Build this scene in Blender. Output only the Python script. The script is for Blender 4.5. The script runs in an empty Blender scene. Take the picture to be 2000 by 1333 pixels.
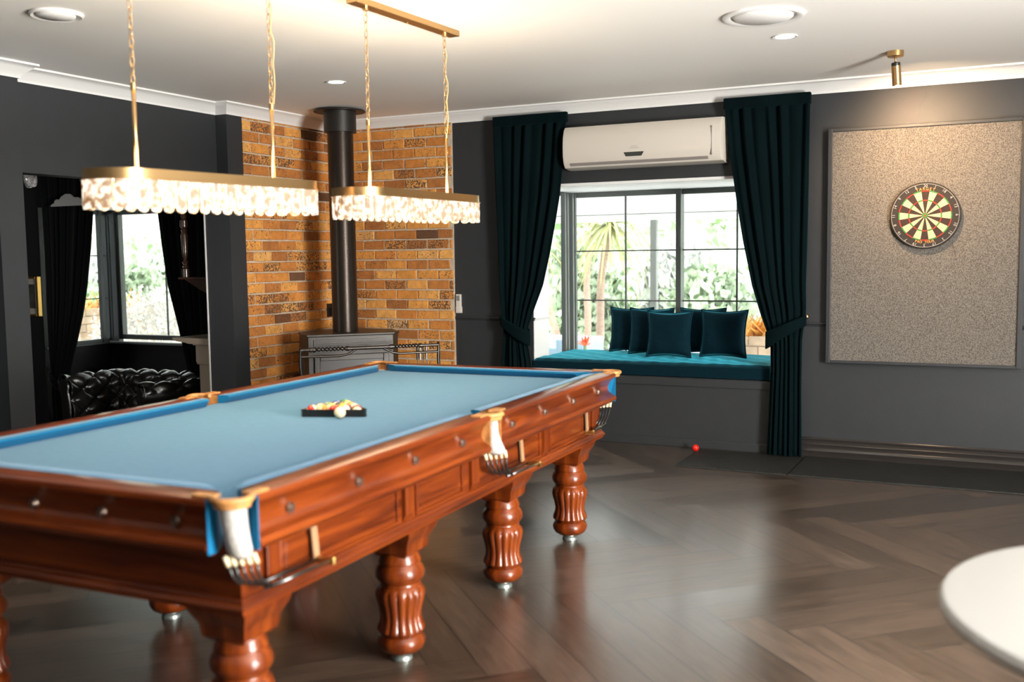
import bpy, bmesh, math, random
from mathutils import Vector, Matrix
from math import sin, cos, pi, radians, sqrt, exp, atan2
random.seed(7)
sc = bpy.context.scene
col = sc.collection

# ------------------------------------------------------------------ camera
cd = bpy.data.cameras.new('camera'); cam = bpy.data.objects.new('camera', cd); col.objects.link(cam)
YAW, PITCH, ROLL = .4547, -.0846, -.0132
_f = Vector((-sin(YAW)*cos(PITCH), cos(YAW)*cos(PITCH), sin(PITCH)))
_r = Vector((cos(YAW), sin(YAW), 0)); _u = _r.cross(_f)
R_ = _r*cos(ROLL) + _u*sin(ROLL); U_ = -_r*sin(ROLL) + _u*cos(ROLL)
cam.matrix_world = Matrix(((R_.x, U_.x, -_f.x, 0), (R_.y, U_.y, -_f.y, 0), (R_.z, U_.z, -_f.z, 1.4963), (0, 0, 0, 1)))
cd.sensor_width = 36; cd.lens = 1969.27*36/2000; cd.clip_start = .05; cd.clip_end = 300
cd.dof.use_dof = True; cd.dof.focus_distance = 7.4; cd.dof.aperture_fstop = 1.8
sc.camera = cam

# ------------------------------------------------------------------ world, exposure, daylight
w = bpy.data.worlds.new('world'); sc.world = w; w.use_nodes = True
bg = w.node_tree.nodes['Background']; bg.inputs[0].default_value = (.90, .955, 1, 1); bg.inputs[1].default_value = 3.5
sc.view_settings.view_transform = 'Standard'; sc.view_settings.look = 'None'
sc.view_settings.exposure = 1.3; sc.view_settings.gamma = 1.0; sc.view_settings.use_curve_mapping = False
cy = sc.cycles
cy.use_denoising = True; cy.max_bounces = 10; cy.diffuse_bounces = 5; cy.glossy_bounces = 5
cy.transmission_bounces = 8; cy.transparent_max_bounces = 16
cy.sample_clamp_indirect = 6; cy.caustics_reflective = False; cy.caustics_refractive = False

def area_light(name, loc, rot, sx, sy, power, colr, portal=False):
    l = bpy.data.lights.new(name, 'AREA'); l.shape = 'RECTANGLE'; l.size = sx; l.size_y = sy
    l.energy = power; l.color = colr
    if portal: l.cycles.is_portal = True
    o = bpy.data.objects.new(name, l); o.location = loc; o.rotation_euler = rot; col.objects.link(o); return o
# sky portals in the openings (they only guide the sky's own light)
area_light('window_portal', (-2.5, 8.50, 1.3), (-pi/2, 0, 0), 1.95, 1.5, 1, (1, 1, 1), True)
area_light('window_portal', (3.05, 2.15, 1.3), (0, pi/2, 0), 2.1, 2.0, 1, (1, 1, 1), True)
area_light('window_portal', (-8.1, 8.50, 1.3), (-pi/2, 0, 0), 2.3, 1.5, 1, (1, 1, 1), True)
# daylight through the long side windows (right-hand wall, out of frame)
area_light('side_window_daylight', (2.93, 2.15, 1.35), (0, pi/2, 0), 1.9, 1.6, 250, (1, .97, .93))
area_light('tilted_ceiling_fill', (2.92, 2.15, .9), (0, radians(135), 0), 1.1, 1.6, 165, (1, .96, .90))  # fill lamp added inside the window, tilted up to brighten the ceiling

area_light('sunken_room_fill', (-7.6, .12, 1.2), (pi/2, 0, 0), 1.6, 1.3, 22, (1, .97, .93))  # added fill lamp that lights the fireplace surround in the sunken room

# ------------------------------------------------------------------ materials
MATS = {}
def mat(name, colr=(.5,.5,.5), rough=.5, metal=0, spec=.5, coat=0, emit=None, estr=0, nz=None, bump=None, sheen=0, coat_rough=.1, trans=0):
    """nz=(scale, amount, stretch) darkens/lightens with noise; bump=(scale, strength, stretch)"""
    if name in MATS: return MATS[name]
    m = bpy.data.materials.new(name); m.use_nodes = True; nt = m.node_tree; b = nt.nodes['Principled BSDF']
    b.inputs['Base Color'].default_value = (*colr, 1); b.inputs['Roughness'].default_value = rough
    b.inputs['Metallic'].default_value = metal; b.inputs['Specular IOR Level'].default_value = spec
    b.inputs['Coat Weight'].default_value = coat; b.inputs['Coat Roughness'].default_value = coat_rough
    b.inputs['Sheen Weight'].default_value = sheen; b.inputs['Transmission Weight'].default_value = trans
    if emit: b.inputs['Emission Color'].default_value = (*emit, 1); b.inputs['Emission Strength'].default_value = estr
    N = nt.nodes.new; L = nt.links.new
    if nz or bump: tc = N('ShaderNodeTexCoord')
    if nz:
        mp = N('ShaderNodeMapping'); L(tc.outputs['Object'], mp.inputs[0]); mp.inputs['Scale'].default_value = nz[2] if len(nz) > 2 else (1,1,1)
        n = N('ShaderNodeTexNoise'); n.inputs['Scale'].default_value = nz[0]; n.inputs['Detail'].default_value = 6; L(mp.outputs[0], n.inputs[0])
        r = N('ShaderNodeValToRGB'); a = nz[1]
        r.color_ramp.elements[0].position = .3; r.color_ramp.elements[1].position = .7
        r.color_ramp.elements[0].color = (*[c*(1-a) for c in colr], 1); r.color_ramp.elements[1].color = (*[min(1, c*(1+a)) for c in colr], 1)
        L(n.outputs[0], r.inputs[0]); L(r.outputs[0], b.inputs['Base Color'])
    if bump:
        mp = N('ShaderNodeMapping'); L(tc.outputs['Object'], mp.inputs[0]); mp.inputs['Scale'].default_value = bump[2] if len(bump) > 2 else (1,1,1)
        n = N('ShaderNodeTexNoise'); n.inputs['Scale'].default_value = bump[0]; n.inputs['Detail'].default_value = 4; L(mp.outputs[0], n.inputs[0])
        bp = N('ShaderNodeBump'); bp.inputs['Strength'].default_value = bump[1]; bp.inputs['Distance'].default_value = .004
        L(n.outputs[0], bp.inputs['Height']); L(bp.outputs[0], b.inputs['Normal'])
    MATS[name] = m; return m
M_wall = mat('charcoal_paint', (.021,.0235,.026), .5, nz=(9,.06), bump=(220,.15))
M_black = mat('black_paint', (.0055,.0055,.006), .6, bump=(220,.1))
M_ceil = mat('white_ceiling_paint', (.88,.865,.82), .7)
M_corn = mat('white_cornice', (.76,.755,.735), .55)
M_frame = mat('grey_green_frame', (.085,.095,.09), .4)
M_brass = mat('brushed_brass', (.60,.38,.17), .30, 1, bump=(40,.1,(1,1,12)))
M_gold = mat('aged_gold', (.55,.33,.10), .35, 1)
M_blkmetal = mat('black_iron', (.022,.020,.018), .38, .6, bump=(60,.4))
M_cloth = mat('blue_baize', (.060,.178,.300), .9, spec=.10, sheen=.13, nz=(30,.05), bump=(600,.2))
M_cush = mat('blue_cushion_baize', (.005,.118,.25), .85, spec=.15, sheen=.5, bump=(600,.2))
M_cush.node_tree.nodes['Principled BSDF'].inputs['Sheen Roughness'].default_value = .28
M_cush.node_tree.nodes['Principled BSDF'].inputs['Sheen Tint'].default_value = (.75,.85,.92,1)
M_leather = mat('tan_pocket_leather', (.44,.20,.06), .5, nz=(25,.35), bump=(90,.4))
M_net = mat('white_cord_net', (.42,.40,.37), .9, nz=(60,.12), bump=(95,1.0))
M_blkleather = mat('black_leather', (.012,.011,.010), .28, coat=.3, bump=(55,.5))
M_ivory = mat('cream_plastic', (.80,.66,.42), .35)
M_chrome = mat('polished_nickel', (.62,.60,.57), .18, 1)
M_steel = mat('tarnished_steel_foot', (.30,.34,.31), .4, .8, nz=(40,.4))
M_velvet = mat('teal_velvet', (.0012,.0052,.0062), .9, sheen=.05, spec=.06, nz=(14,.2,(1,1,.2)))
M_velvet.node_tree.nodes['Principled BSDF'].inputs['Sheen Tint'].default_value = (.03,.30,.36,1)
M_cushion = mat('teal_cushion_velvet', (.0009,.0115,.0185), .85, sheen=1.0, spec=.08, nz=(30,.15))
M_cushion.node_tree.nodes['Principled BSDF'].inputs['Sheen Roughness'].default_value = .32
M_cushion.node_tree.nodes['Principled BSDF'].inputs['Sheen Tint'].default_value = (.05,.42,.55,1)
M_blkcurtain = mat('black_velvet', (.004,.005,.005), .9, sheen=.1, spec=.05)
M_ac = mat('white_plastic', (.60,.55,.48), .28)
M_acdark = mat('vent_grey_plastic', (.26,.23,.21), .5)
M_screen = mat('dark_display', (.03,.035,.03), .15)
M_white = mat('white_table_top', (.26,.26,.25), .45)
M_mat = mat('black_rubber_mat', (.010,.010,.008), .6, nz=(22,.5), bump=(160,.9))
M_taupe = mat('taupe_painted_timber', (.30,.24,.18), .42)
M_dkwood = mat('dark_polished_timber', (.045,.020,.010), .3, coat=.4, nz=(6,.4,(1,1,.1)))
M_cast = mat('iron_stove_enamel', (.030,.025,.020), .42, .3, bump=(80,.2))
M_glassdark = mat('stove_door_glass', (.015,.013,.012), .45)
M_stone = mat('verandah_paving', (.78,.75,.70), .8, nz=(3,.1))
M_paintw = mat('white_exterior_paint', (.88,.88,.87), .6)
M_post = mat('grey_exterior_post', (.20,.21,.19), .6)

def glass_mat():
    m = bpy.data.materials.new('window_glass'); m.use_nodes = True; nt = m.node_tree; nt.nodes.clear()
    o = nt.nodes.new('ShaderNodeOutputMaterial'); mx = nt.nodes.new('ShaderNodeMixShader')
    t = nt.nodes.new('ShaderNodeBsdfTransparent'); g = nt.nodes.new('ShaderNodeBsdfGlossy'); lw = nt.nodes.new('ShaderNodeLayerWeight'); lw.inputs[0].default_value = .5; pw = nt.nodes.new('ShaderNodeMath'); pw.operation = 'POWER'; pw.inputs[1].default_value = 5; fr = nt.nodes.new('ShaderNodeMath'); fr.operation = 'MULTIPLY_ADD'; fr.inputs[1].default_value = .6; fr.inputs[2].default_value = .03
    nt.links.new(lw.outputs['Facing'], pw.inputs[0]); nt.links.new(pw.outputs[0], fr.inputs[0]); g.inputs['Roughness'].default_value = .02
    t.inputs[0].default_value = (.97,.985,.98,1)
    nt.links.new(fr.outputs[0], mx.inputs[0]); nt.links.new(t.outputs[0], mx.inputs[1]); nt.links.new(g.outputs[0], mx.inputs[2]); nt.links.new(mx.outputs[0], o.inputs[0])
    return m
M_glass = glass_mat()

def wood_mat(name, axis, base=(.125,.0205,.0022), dark=(.030,.0036,.0007), lite=(.235,.047,.0050)):
    m = bpy.data.materials.new(name); m.use_nodes = True; nt = m.node_tree; b = nt.nodes['Principled BSDF']; N = nt.nodes.new; L = nt.links.new
    tc = N('ShaderNodeTexCoord'); mp = N('ShaderNodeMapping'); s = [14, 14, 14]; s[axis] = 1.1; mp.inputs['Scale'].default_value = s
    n = N('ShaderNodeTexNoise'); n.inputs['Scale'].default_value = 1.6; n.inputs['Detail'].default_value = 8; n.inputs['Distortion'].default_value = .8
    r = N('ShaderNodeValToRGB'); e = r.color_ramp.elements; e[0].position = .22; e[0].color = (*dark, 1); e[1].position = .80; e[1].color = (*lite, 1)
    k = e.new(.5); k.color = (*base, 1)
    L(tc.outputs['Object'], mp.inputs[0]); L(mp.outputs[0], n.inputs[0]); L(n.outputs[0], r.inputs[0]); L(r.outputs[0], b.inputs['Base Color'])
    b.inputs['Roughness'].default_value = .36; b.inputs['Specular IOR Level'].default_value = .25; b.inputs['Coat Weight'].default_value = .4; b.inputs['Coat Roughness'].default_value = .12
    return m
W_x, W_y, W_z = wood_mat('mahogany_across', 0), wood_mat('mahogany_along', 1), wood_mat('mahogany_turned', 2)

def floor_mat():
    m = bpy.data.materials.new('herringbone_planks'); m.use_nodes = True; nt = m.node_tree; b = nt.nodes['Principled BSDF']; N = nt.nodes.new; L = nt.links.new
    def mt(op, a, c=None, c2=None):
        n = N('ShaderNodeMath'); n.operation = op
        for i, v in enumerate((a, c, c2)):
            if v is None: continue
            if isinstance(v, (int, float)): n.inputs[i].default_value = v
            else: L(v, n.inputs[i])
        return n.outputs[0]
    tc = N('ShaderNodeTexCoord'); sp = N('ShaderNodeSeparateXYZ'); L(tc.outputs['Object'], sp.inputs[0]); x, y = sp.outputs[0], sp.outputs[1]
    W = .1765; s = 1/(sqrt(2)*W)
    x = mt('ADD', x, 1.623); y = mt('SUBTRACT', y, 4.083)
    p = mt('MULTIPLY', mt('ADD', x, y), s); q = mt('MULTIPLY', mt('SUBTRACT', x, y), s)
    i, j = mt('FLOOR', p), mt('FLOOR', q)
    k = mt('FLOORED_MODULO', mt('SUBTRACT', i, j), 14)
    hz = mt('LESS_THAN', k, 6.5)
    hx = mt('SUBTRACT', i, k)                                   # start of a plank lying along p
    vj = mt('SUBTRACT', j, mt('SUBTRACT', 13, k))               # start of a plank lying along q
    def sel(a, c): return mt('ADD', mt('MULTIPLY', a, hz), mt('MULTIPLY', c, mt('SUBTRACT', 1, hz)))
    idx = sel(hx, i); idy = sel(j, vj)
    lu = sel(mt('SUBTRACT', p, hx), mt('SUBTRACT', q, vj)); lv = sel(mt('SUBTRACT', q, j), mt('SUBTRACT', p, i))
    cid = N('ShaderNodeCombineXYZ'); L(idx, cid.inputs[0]); L(idy, cid.inputs[1]); L(hz, cid.inputs[2])
    wn = N('ShaderNodeTexWhiteNoise'); L(cid.outputs[0], wn.inputs[0]); rnd = wn.outputs['Value']
    cg = N('ShaderNodeCombineXYZ'); L(mt('ADD', mt('MULTIPLY', lu, .35), mt('MULTIPLY', rnd, 40)), cg.inputs[0]); L(mt('MULTIPLY', lv, 3.2), cg.inputs[1]); L(rnd, cg.inputs[2])
    n = N('ShaderNodeTexNoise'); n.inputs['Scale'].default_value = 2.4; n.inputs['Detail'].default_value = 8; n.inputs['Roughness'].default_value = .65; L(cg.outputs[0], n.inputs[0])
    r = N('ShaderNodeValToRGB'); e = r.color_ramp.elements
    e[0].position = .3; e[0].color = (.036,.022,.014,1); e[1].position = .72; e[1].color = (.105,.068,.045,1)
    L(n.outputs[0], r.inputs[0])
    hs = N('ShaderNodeHueSaturation'); L(r.outputs[0], hs.inputs['Color']); L(mt('ADD', .66, mt('MULTIPLY', rnd, .48)), hs.inputs['Value'])
    ev = mt('MINIMUM', lv, mt('SUBTRACT', 1, lv)); eu = mt('MINIMUM', lu, mt('SUBTRACT', 7, lu))
    ed = mt('LESS_THAN', mt('MINIMUM', ev, eu), .018)
    mx = N('ShaderNodeMix'); mx.data_type = 'RGBA'; L(ed, mx.inputs[0]); L(hs.outputs[0], mx.inputs[6]); mx.inputs[7].default_value = (.012,.009,.007,1)
    L(mx.outputs[2], b.inputs['Base Color'])
    L(mt('ADD', .17, mt('MULTIPLY', rnd, .10)), b.inputs['Coat Roughness']); L(mt('ADD', .24, mt('ADD', mt('MULTIPLY', n.outputs[0], .10), mt('MULTIPLY', rnd, .10))), b.inputs['Roughness'])
    bp = N('ShaderNodeBump'); bp.inputs['Strength'].default_value = .18; bp.inputs['Distance'].default_value = .002
    L(mt('SUBTRACT', n.outputs[0], mt('MULTIPLY', ed, 1.2)), bp.inputs['Height']); L(bp.outputs[0], b.inputs['Normal'])
    b.inputs['Specular IOR Level'].default_value = .9
    b.inputs['Coat Weight'].default_value = .7; b.inputs['Coat IOR'].default_value = 1.6
    return m
M_floor = floor_mat()

def brick_mat():
    m = bpy.data.materials.new('speckled_orange_brick'); m.use_nodes = True; nt = m.node_tree; b = nt.nodes['Principled BSDF']; N = nt.nodes.new; L = nt.links.new
    at = N('ShaderNodeAttribute'); at.attribute_name = 'tone'; tc = N('ShaderNodeTexCoord')
    sep = N('ShaderNodeSeparateColor'); L(at.outputs['Color'], sep.inputs[0])
    r = N('ShaderNodeValToRGB'); e = r.color_ramp.elements
    e[0].position = 0; e[0].color = (.10,.040,.016,1); e[1].position = 1; e[1].color = (.58,.34,.15,1)
    for p_, c_ in ((.10, (.36,.13,.03)), (.3, (.56,.21,.040)), (.55, (.66,.29,.060)), (.85, (.68,.34,.09))): k = e.new(p_); k.color = (*c_, 1)
    L(sep.outputs[0], r.inputs[0])
    n = N('ShaderNodeTexNoise'); n.inputs['Scale'].default_value = 14; n.inputs['Detail'].default_value = 8; n.inputs['Roughness'].default_value = .7; L(tc.outputs['Object'], n.inputs[0])
    hs = N('ShaderNodeHueSaturation'); L(r.outputs[0], hs.inputs['Color'])
    mr = N('ShaderNodeMapRange'); mr.inputs[1].default_value = .3; mr.inputs[2].default_value = .7; mr.inputs[3].default_value = .72; mr.inputs[4].default_value = 1.25
    L(n.outputs[0], mr.inputs[0]); L(mr.outputs[0], hs.inputs['Value'])
    vo = N('ShaderNodeTexNoise'); vo.inputs['Scale'].default_value = 75; vo.inputs['Detail'].default_value = 3; L(tc.outputs['Object'], vo.inputs[0])
    big = N('ShaderNodeTexNoise'); big.inputs['Scale'].default_value = 9; L(tc.outputs['Object'], big.inputs[0])
    ad = N('ShaderNodeMath'); ad.operation = 'MULTIPLY_ADD'; L(sep.outputs[1], ad.inputs[0]); ad.inputs[1].default_value = .17; L(vo.outputs[0], ad.inputs[2])
    a2 = N('ShaderNodeMath'); a2.operation = 'MULTIPLY_ADD'; L(big.outputs[0], a2.inputs[0]); a2.inputs[1].default_value = .25; L(ad.outputs[0], a2.inputs[2])
    th = N('ShaderNodeMapRange'); th.inputs[1].default_value = .785; th.inputs[2].default_value = .82; L(a2.outputs[0], th.inputs[0])
    mx = N('ShaderNodeMix'); mx.data_type = 'RGBA'; L(th.outputs[0], mx.inputs[0]); L(hs.outputs[0], mx.inputs[6]); mx.inputs[7].default_value = (.12,.06,.028,1)
    L(mx.outputs[2], b.inputs['Base Color']); b.inputs['Roughness'].default_value = .85
    bp = N('ShaderNodeBump'); bp.inputs['Strength'].default_value = .5; bp.inputs['Distance'].default_value = .004; L(n.outputs[0], bp.inputs['Height']); L(bp.outputs[0], b.inputs['Normal'])
    return m
M_brick = brick_mat()
M_mortar = mat('tan_mortar', (.50,.41,.30), .95, nz=(30,.18), bump=(120,.8))

def felt_mat():
    m = bpy.data.materials.new('speckled_grey_felt'); m.use_nodes = True; nt = m.node_tree; b = nt.nodes['Principled BSDF']; N = nt.nodes.new; L = nt.links.new
    tc = N('ShaderNodeTexCoord'); n = N('ShaderNodeTexNoise'); n.inputs['Scale'].default_value = 150; n.inputs['Detail'].default_value = 3; L(tc.outputs['Object'], n.inputs[0])
    r = N('ShaderNodeValToRGB'); e = r.color_ramp.elements; e[0].position = .33; e[0].color = (.055,.048,.042,1); e[1].position = .64; e[1].color = (.19,.170,.145,1)
    L(n.outputs[0], r.inputs[0]); L(r.outputs[0], b.inputs['Base Color']); b.inputs['Roughness'].default_value = .95
    bp = N('ShaderNodeBump'); bp.inputs['Strength'].default_value = .3; bp.inputs['Distance'].default_value = .003; L(n.outputs[0], bp.inputs['Height']); L(bp.outputs[0], b.inputs['Normal'])
    return m
M_felt = felt_mat()

def drop_mat():   # the glowing bubbled glass of the pendant lamps
    m = bpy.data.materials.new('lit_bubble_glass'); m.use_nodes = True; nt = m.node_tree; b = nt.nodes['Principled BSDF']; N = nt.nodes.new; L = nt.links.new
    tc = N('ShaderNodeTexCoord'); n = N('ShaderNodeTexNoise'); n.inputs['Scale'].default_value = 34; n.inputs['Detail'].default_value = 1.5; oi = N('ShaderNodeObjectInfo'); va = N('ShaderNodeVectorMath'); va.operation = 'ADD'; L(tc.outputs['Object'], va.inputs[0]); vm = N('ShaderNodeMath'); vm.operation = 'MULTIPLY'; vm.inputs[1].default_value = 30; L(oi.outputs['Random'], vm.inputs[0]); L(vm.outputs[0], va.inputs[1]); L(va.outputs[0], n.inputs[0])
    r = N('ShaderNodeValToRGB'); e = r.color_ramp.elements; e[0].position = .42; e[0].color = (1,.50,.20,1); e[1].position = .56; e[1].color = (1,.86,.70,1)
    s = N('ShaderNodeMapRange'); s.inputs[1].default_value = .40; s.inputs[2].default_value = .60; s.inputs[3].default_value = .12; s.inputs[4].default_value = .55
    L(n.outputs[0], r.inputs[0]); L(n.outputs[0], s.inputs[0]); L(r.outputs[0], b.inputs['Emission Color']); L(s.outputs[0], b.inputs['Emission Strength'])
    b.inputs['Base Color'].default_value = (.22,.18,.14,1); b.inputs['Roughness'].default_value = .15
    return m
M_drop = drop_mat()

# ------------------------------------------------------------------ mesh helpers
class MB:
    def __init__(s): s.bm = bmesh.new(); s.mi = 0
    def face(s, vs):
        try: f = s.bm.faces.new(vs); f.material_index = s.mi; return f
        except ValueError: return None
    def box(s, x0, x1, y0, y1, z0, z1):
        v = [s.bm.verts.new((x, y, z)) for x in (x0, x1) for y in (y0, y1) for z in (z0, z1)]
        for q in ((0,1,3,2), (4,6,7,5), (0,4,5,1), (2,3,7,6), (0,2,6,4), (1,5,7,3)): s.face([v[i] for i in q])
        return s
    def obox(s, c, ax, ay, az, hx, hy, hz):
        c, ax, ay, az = map(Vector, (c, ax, ay, az)); v = []
        for i in (-1, 1):
            for j in (-1, 1):
                for k in (-1, 1): v.append(s.bm.verts.new(c + ax*hx*i + ay*hy*j + az*hz*k))
        for q in ((0,1,3,2), (4,6,7,5), (0,4,5,1), (2,3,7,6), (0,2,6,4), (1,5,7,3)): s.face([v[i] for i in q])
        return s
    def ring(s, pts): return [s.bm.verts.new(p) for p in pts]
    def loft(s, rings, closed=True, caps=True):
        n = len(rings[0])
        for a, b in zip(rings, rings[1:]):
            for i in range(n if closed else n-1): s.face([a[i], a[(i+1) % n], b[(i+1) % n], b[i]])
        if caps and closed: s.face(rings[0][::-1]); s.face(rings[-1])
        return s
    def lathe(s, prof, c=(0,0,0), segs=24, axis='z', mod=None, caps=True):
        rings = []
        for (r, h) in prof:
            ps = []
            for i in range(segs):
                a = 2*pi*i/segs; rr = r*(mod(a, h) if mod else 1)
                p = (rr*cos(a), rr*sin(a), h) if axis == 'z' else ((h, rr*cos(a), rr*sin(a)) if axis == 'x' else (rr*sin(a), h, rr*cos(a)))
                ps.append((c[0]+p[0], c[1]+p[1], c[2]+p[2]))
            rings.append(s.ring(ps))
        return s.loft(rings, caps=caps)
    def tube(s, pts, r, segs=8, closed=False):
        pts = [Vector(p) for p in pts]; n = len(pts); rings = []; up = None
        for i, p in enumerate(pts):
            if closed: t = pts[(i+1) % n] - pts[i-1]
            else: t = pts[min(i+1, n-1)] - pts[max(i-1, 0)]
            t.normalize()
            if up is None:
                up = Vector((0,0,1)) if abs(t.z) < .9 else Vector((1,0,0))
            a = t.cross(up)
            if a.length < 1e-4: a = t.cross(Vector((.3,.9,.1)))
            a.normalize(); b = a.cross(t); up = b
            rr = r[i] if isinstance(r, (list, tuple)) else r
            rings.append(s.ring([p + a*rr*cos(2*pi*k/segs) + b*rr*sin(2*pi*k/segs) for k in range(segs)]))
        if closed: s.loft(rings + [rings[0]], caps=False)
        else: s.loft(rings)
        return s
    def prism(s, poly, a, b, axis='y'):
        """poly in the plane across axis; a..b along it"""
        def P(u, v, t): return {'y': (u, t, v), 'x': (t, u, v), 'z': (u, v, t)}[axis]
        s.loft([s.ring([P(u, v, a) for u, v in poly]), s.ring([P(u, v, b) for u, v in poly])]); return s
    def sweep(s, path, prof, side=1):
        """profile (d, z): d measured from the path towards its right-hand side; mitred corners"""
        path = [Vector((p[0], p[1])) for p in path]; n = len(path); rings = []
        for i, p in enumerate(path):
            d0 = (p - path[i-1]).normalized() if i else None; d1 = (path[i+1] - p).normalized() if i < n-1 else None
            nn = [Vector((d.y, -d.x))*side for d in (d0, d1) if d is not None]
            m = nn[0] if len(nn) == 1 else (nn[0] + nn[1])/(1 + nn[0].dot(nn[1]))
            rings.append(s.ring([(p.x + m.x*d, p.y + m.y*d, z) for d, z in prof]))
        return s.loft(rings)
    def sphere(s, c, r, u=16, v=10, sc_=(1,1,1)):
        rings = []
        for j in range(1, v):
            t = pi*j/v; rings.append(s.ring([(c[0]+r*sc_[0]*sin(t)*cos(2*pi*i/u), c[1]+r*sc_[1]*sin(t)*sin(2*pi*i/u), c[2]+r*sc_[2]*cos(t)) for i in range(u)]))
        top = s.bm.verts.new((c[0], c[1], c[2]+r*sc_[2])); bot = s.bm.verts.new((c[0], c[1], c[2]-r*sc_[2]))
        s.loft(rings, caps=False)
        for i in range(u): s.face([top, rings[0][i], rings[0][(i+1) % u]]); s.face([bot, rings[-1][(i+1) % u], rings[-1][i]])
        return s
    def grid(s, fn, nu, nv, cu=False, cv=False):
        g = [[s.bm.verts.new(fn(i/nu, j/nv)) for j in range(nv if cv else nv+1)] for i in range(nu if cu else nu+1)]
        for i in range(nu):
            for j in range(nv):
                a, b = g[i], g[(i+1) % len(g)]; k = (j+1) % len(a)
                s.face([a[j], b[j], b[k], a[k]])
        return s
    def build(s, name, mats, parent=None, smooth=None, bevel=0, solid=0, subsurf=0):
        bmesh.ops.recalc_face_normals(s.bm, faces=s.bm.faces)
        me = bpy.data.meshes.new(name); s.bm.to_mesh(me); s.bm.free()
        for m in (mats if isinstance(mats, (list, tuple)) else [mats]): me.materials.append(m)
        o = bpy.data.objects.new(name, me); col.objects.link(o)
        if parent is not None: o.parent = parent
        if smooth is not None:
            for p in me.polygons: p.use_smooth = True
            if smooth < 180:
                try: me.set_sharp_from_angle(angle=radians(smooth))
                except Exception: pass
        if solid: md = o.modifiers.new('solid', 'SOLIDIFY'); md.thickness = solid; md.offset = 0
        if bevel: md = o.modifiers.new('bevel', 'BEVEL'); md.width = bevel; md.segments = 2; md.limit_method = 'ANGLE'
        if subsurf: md = o.modifiers.new('sub', 'SUBSURF'); md.levels = subsurf; md.render_levels = subsurf
        return o
def tag(o, label=None, cat=None, group=None, kind=None):
    if label: o['label'] = label
    if cat: o['category'] = cat
    if group: o['group'] = group
    if kind: o['kind'] = kind
    return o
def thing(name, label, cat, loc=(0,0,0), rz=0, group=None):
    o = bpy.data.objects.new(name, None); o.empty_display_size = .05; col.objects.link(o); o.location = loc; o.rotation_euler = (0, 0, rz)
    return tag(o, label, cat, group)
def struct(o, label=None): return tag(o, label, None, None, 'structure')
def sroot(name, label):
    o = bpy.data.objects.new(name, None); col.objects.link(o); return struct(o, label)
def copy_tree(o, parent=None):
    c = o.copy(); col.objects.link(c)
    if parent is not None: c.parent = parent
    for ch in [x for x in col.objects if x.parent == o]: copy_tree(ch, c)
    return c
def text_mesh(body, size, depth=.0005):
    cu = bpy.data.curves.new('t', 'FONT'); cu.body = body; cu.size = size; cu.align_x = 'CENTER'; cu.align_y = 'CENTER'; cu.extrude = depth
    o = bpy.data.objects.new('t', cu); col.objects.link(o); bpy.context.view_layer.update()
    me = bpy.data.meshes.new_from_object(o.evaluated_get(bpy.context.evaluated_depsgraph_get())); bpy.data.objects.remove(o); bpy.data.curves.remove(cu); return me
def add_mesh(mb, me, M, mi=0):
    vs = [mb.bm.verts.new(M @ v.co) for v in me.vertices]
    for p in me.polygons:
        try: f = mb.bm.faces.new([vs[i] for i in p.vertices]); f.material_index = mi
        except ValueError: pass

def interp(tab, z):
    tab = sorted(tab)
    if z <= tab[0][0]: return tab[0][1]
    for (a, p), (b, q) in zip(tab, tab[1:]):
        if z <= b:
            t = (z-a)/(b-a) if b > a else 0; return p + (q-p)*t
    return tab[-1][1]

# ------------------------------------------------------------------ the room
YB, XL, XC, ZC = 7.519, -5.541, -5.431, 2.70   # back wall, doorway wall, pier face, ceiling
XR, YF = 3.0, -3.5
PT = .14                                       # partition thickness
struct(MB().box(XL-.0, XR+.15, YF-.15, YB+.02, -.1, 0).build('floor', M_floor), 'dark brown herringbone plank floor')
struct(MB().box(-11.6, XR+.15, YF-.15, YB+.15, ZC, ZC+.12).build('ceiling', M_ceil), 'white plaster ceiling')
BX0, BX1, BZ0, BZ1, BY = -3.48, -1.543, .54, 2.045, 8.42      # the bay with the window seat
b = MB()
b.box(XC, BX0, YB, YB+.13, 0, ZC).box(BX1, XR, YB, YB+.13, 0, ZC).box(BX0, BX1, YB, YB+.13, BZ1+.02, ZC).box(BX0, BX1, YB, YB+.13, 0, BZ0)
struct(b.build('wall_back', M_wall), 'charcoal painted back wall')
b = MB()   # lintel wall over the doorway with its two piers
b.box(XL-PT, XL, 6.139, YB+.05, -.38, ZC).box(XL, XC-.03, 6.315, YB, 0, ZC).box(XL, XC, 6.139, 6.315, 0, ZC)
b.box(XL-PT, XL, 4.305, 6.139, 2.055, ZC)
b.box(XL-PT, XC, 4.13, 4.305, -.38, ZC)
struct(b.build('wall_left', M_wall), 'charcoal wall with the wide doorway and two piers')
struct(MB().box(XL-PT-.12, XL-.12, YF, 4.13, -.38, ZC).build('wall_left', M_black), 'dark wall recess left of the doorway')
struct(MB().box(XL-PT-.010, XL-PT+.001, 6.132, 6.142, -.38, 2.055).build('trim_1', M_corn), 'pale door architrave edge')
struct(MB().box(XR, XR+.15, YF, 1.35, 0, ZC).box(XR, XR+.15, 2.95, YB, 0, ZC).box(XR, XR+.15, 1.35, 2.95, 0, .25).box(XR, XR+.15, 1.35, 2.95, 2.35, ZC).build('wall_right', M_wall))
struct(MB().box(XL-PT, XR, YF-.15, YF, 0, ZC).build('wall_front', M_wall))
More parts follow.
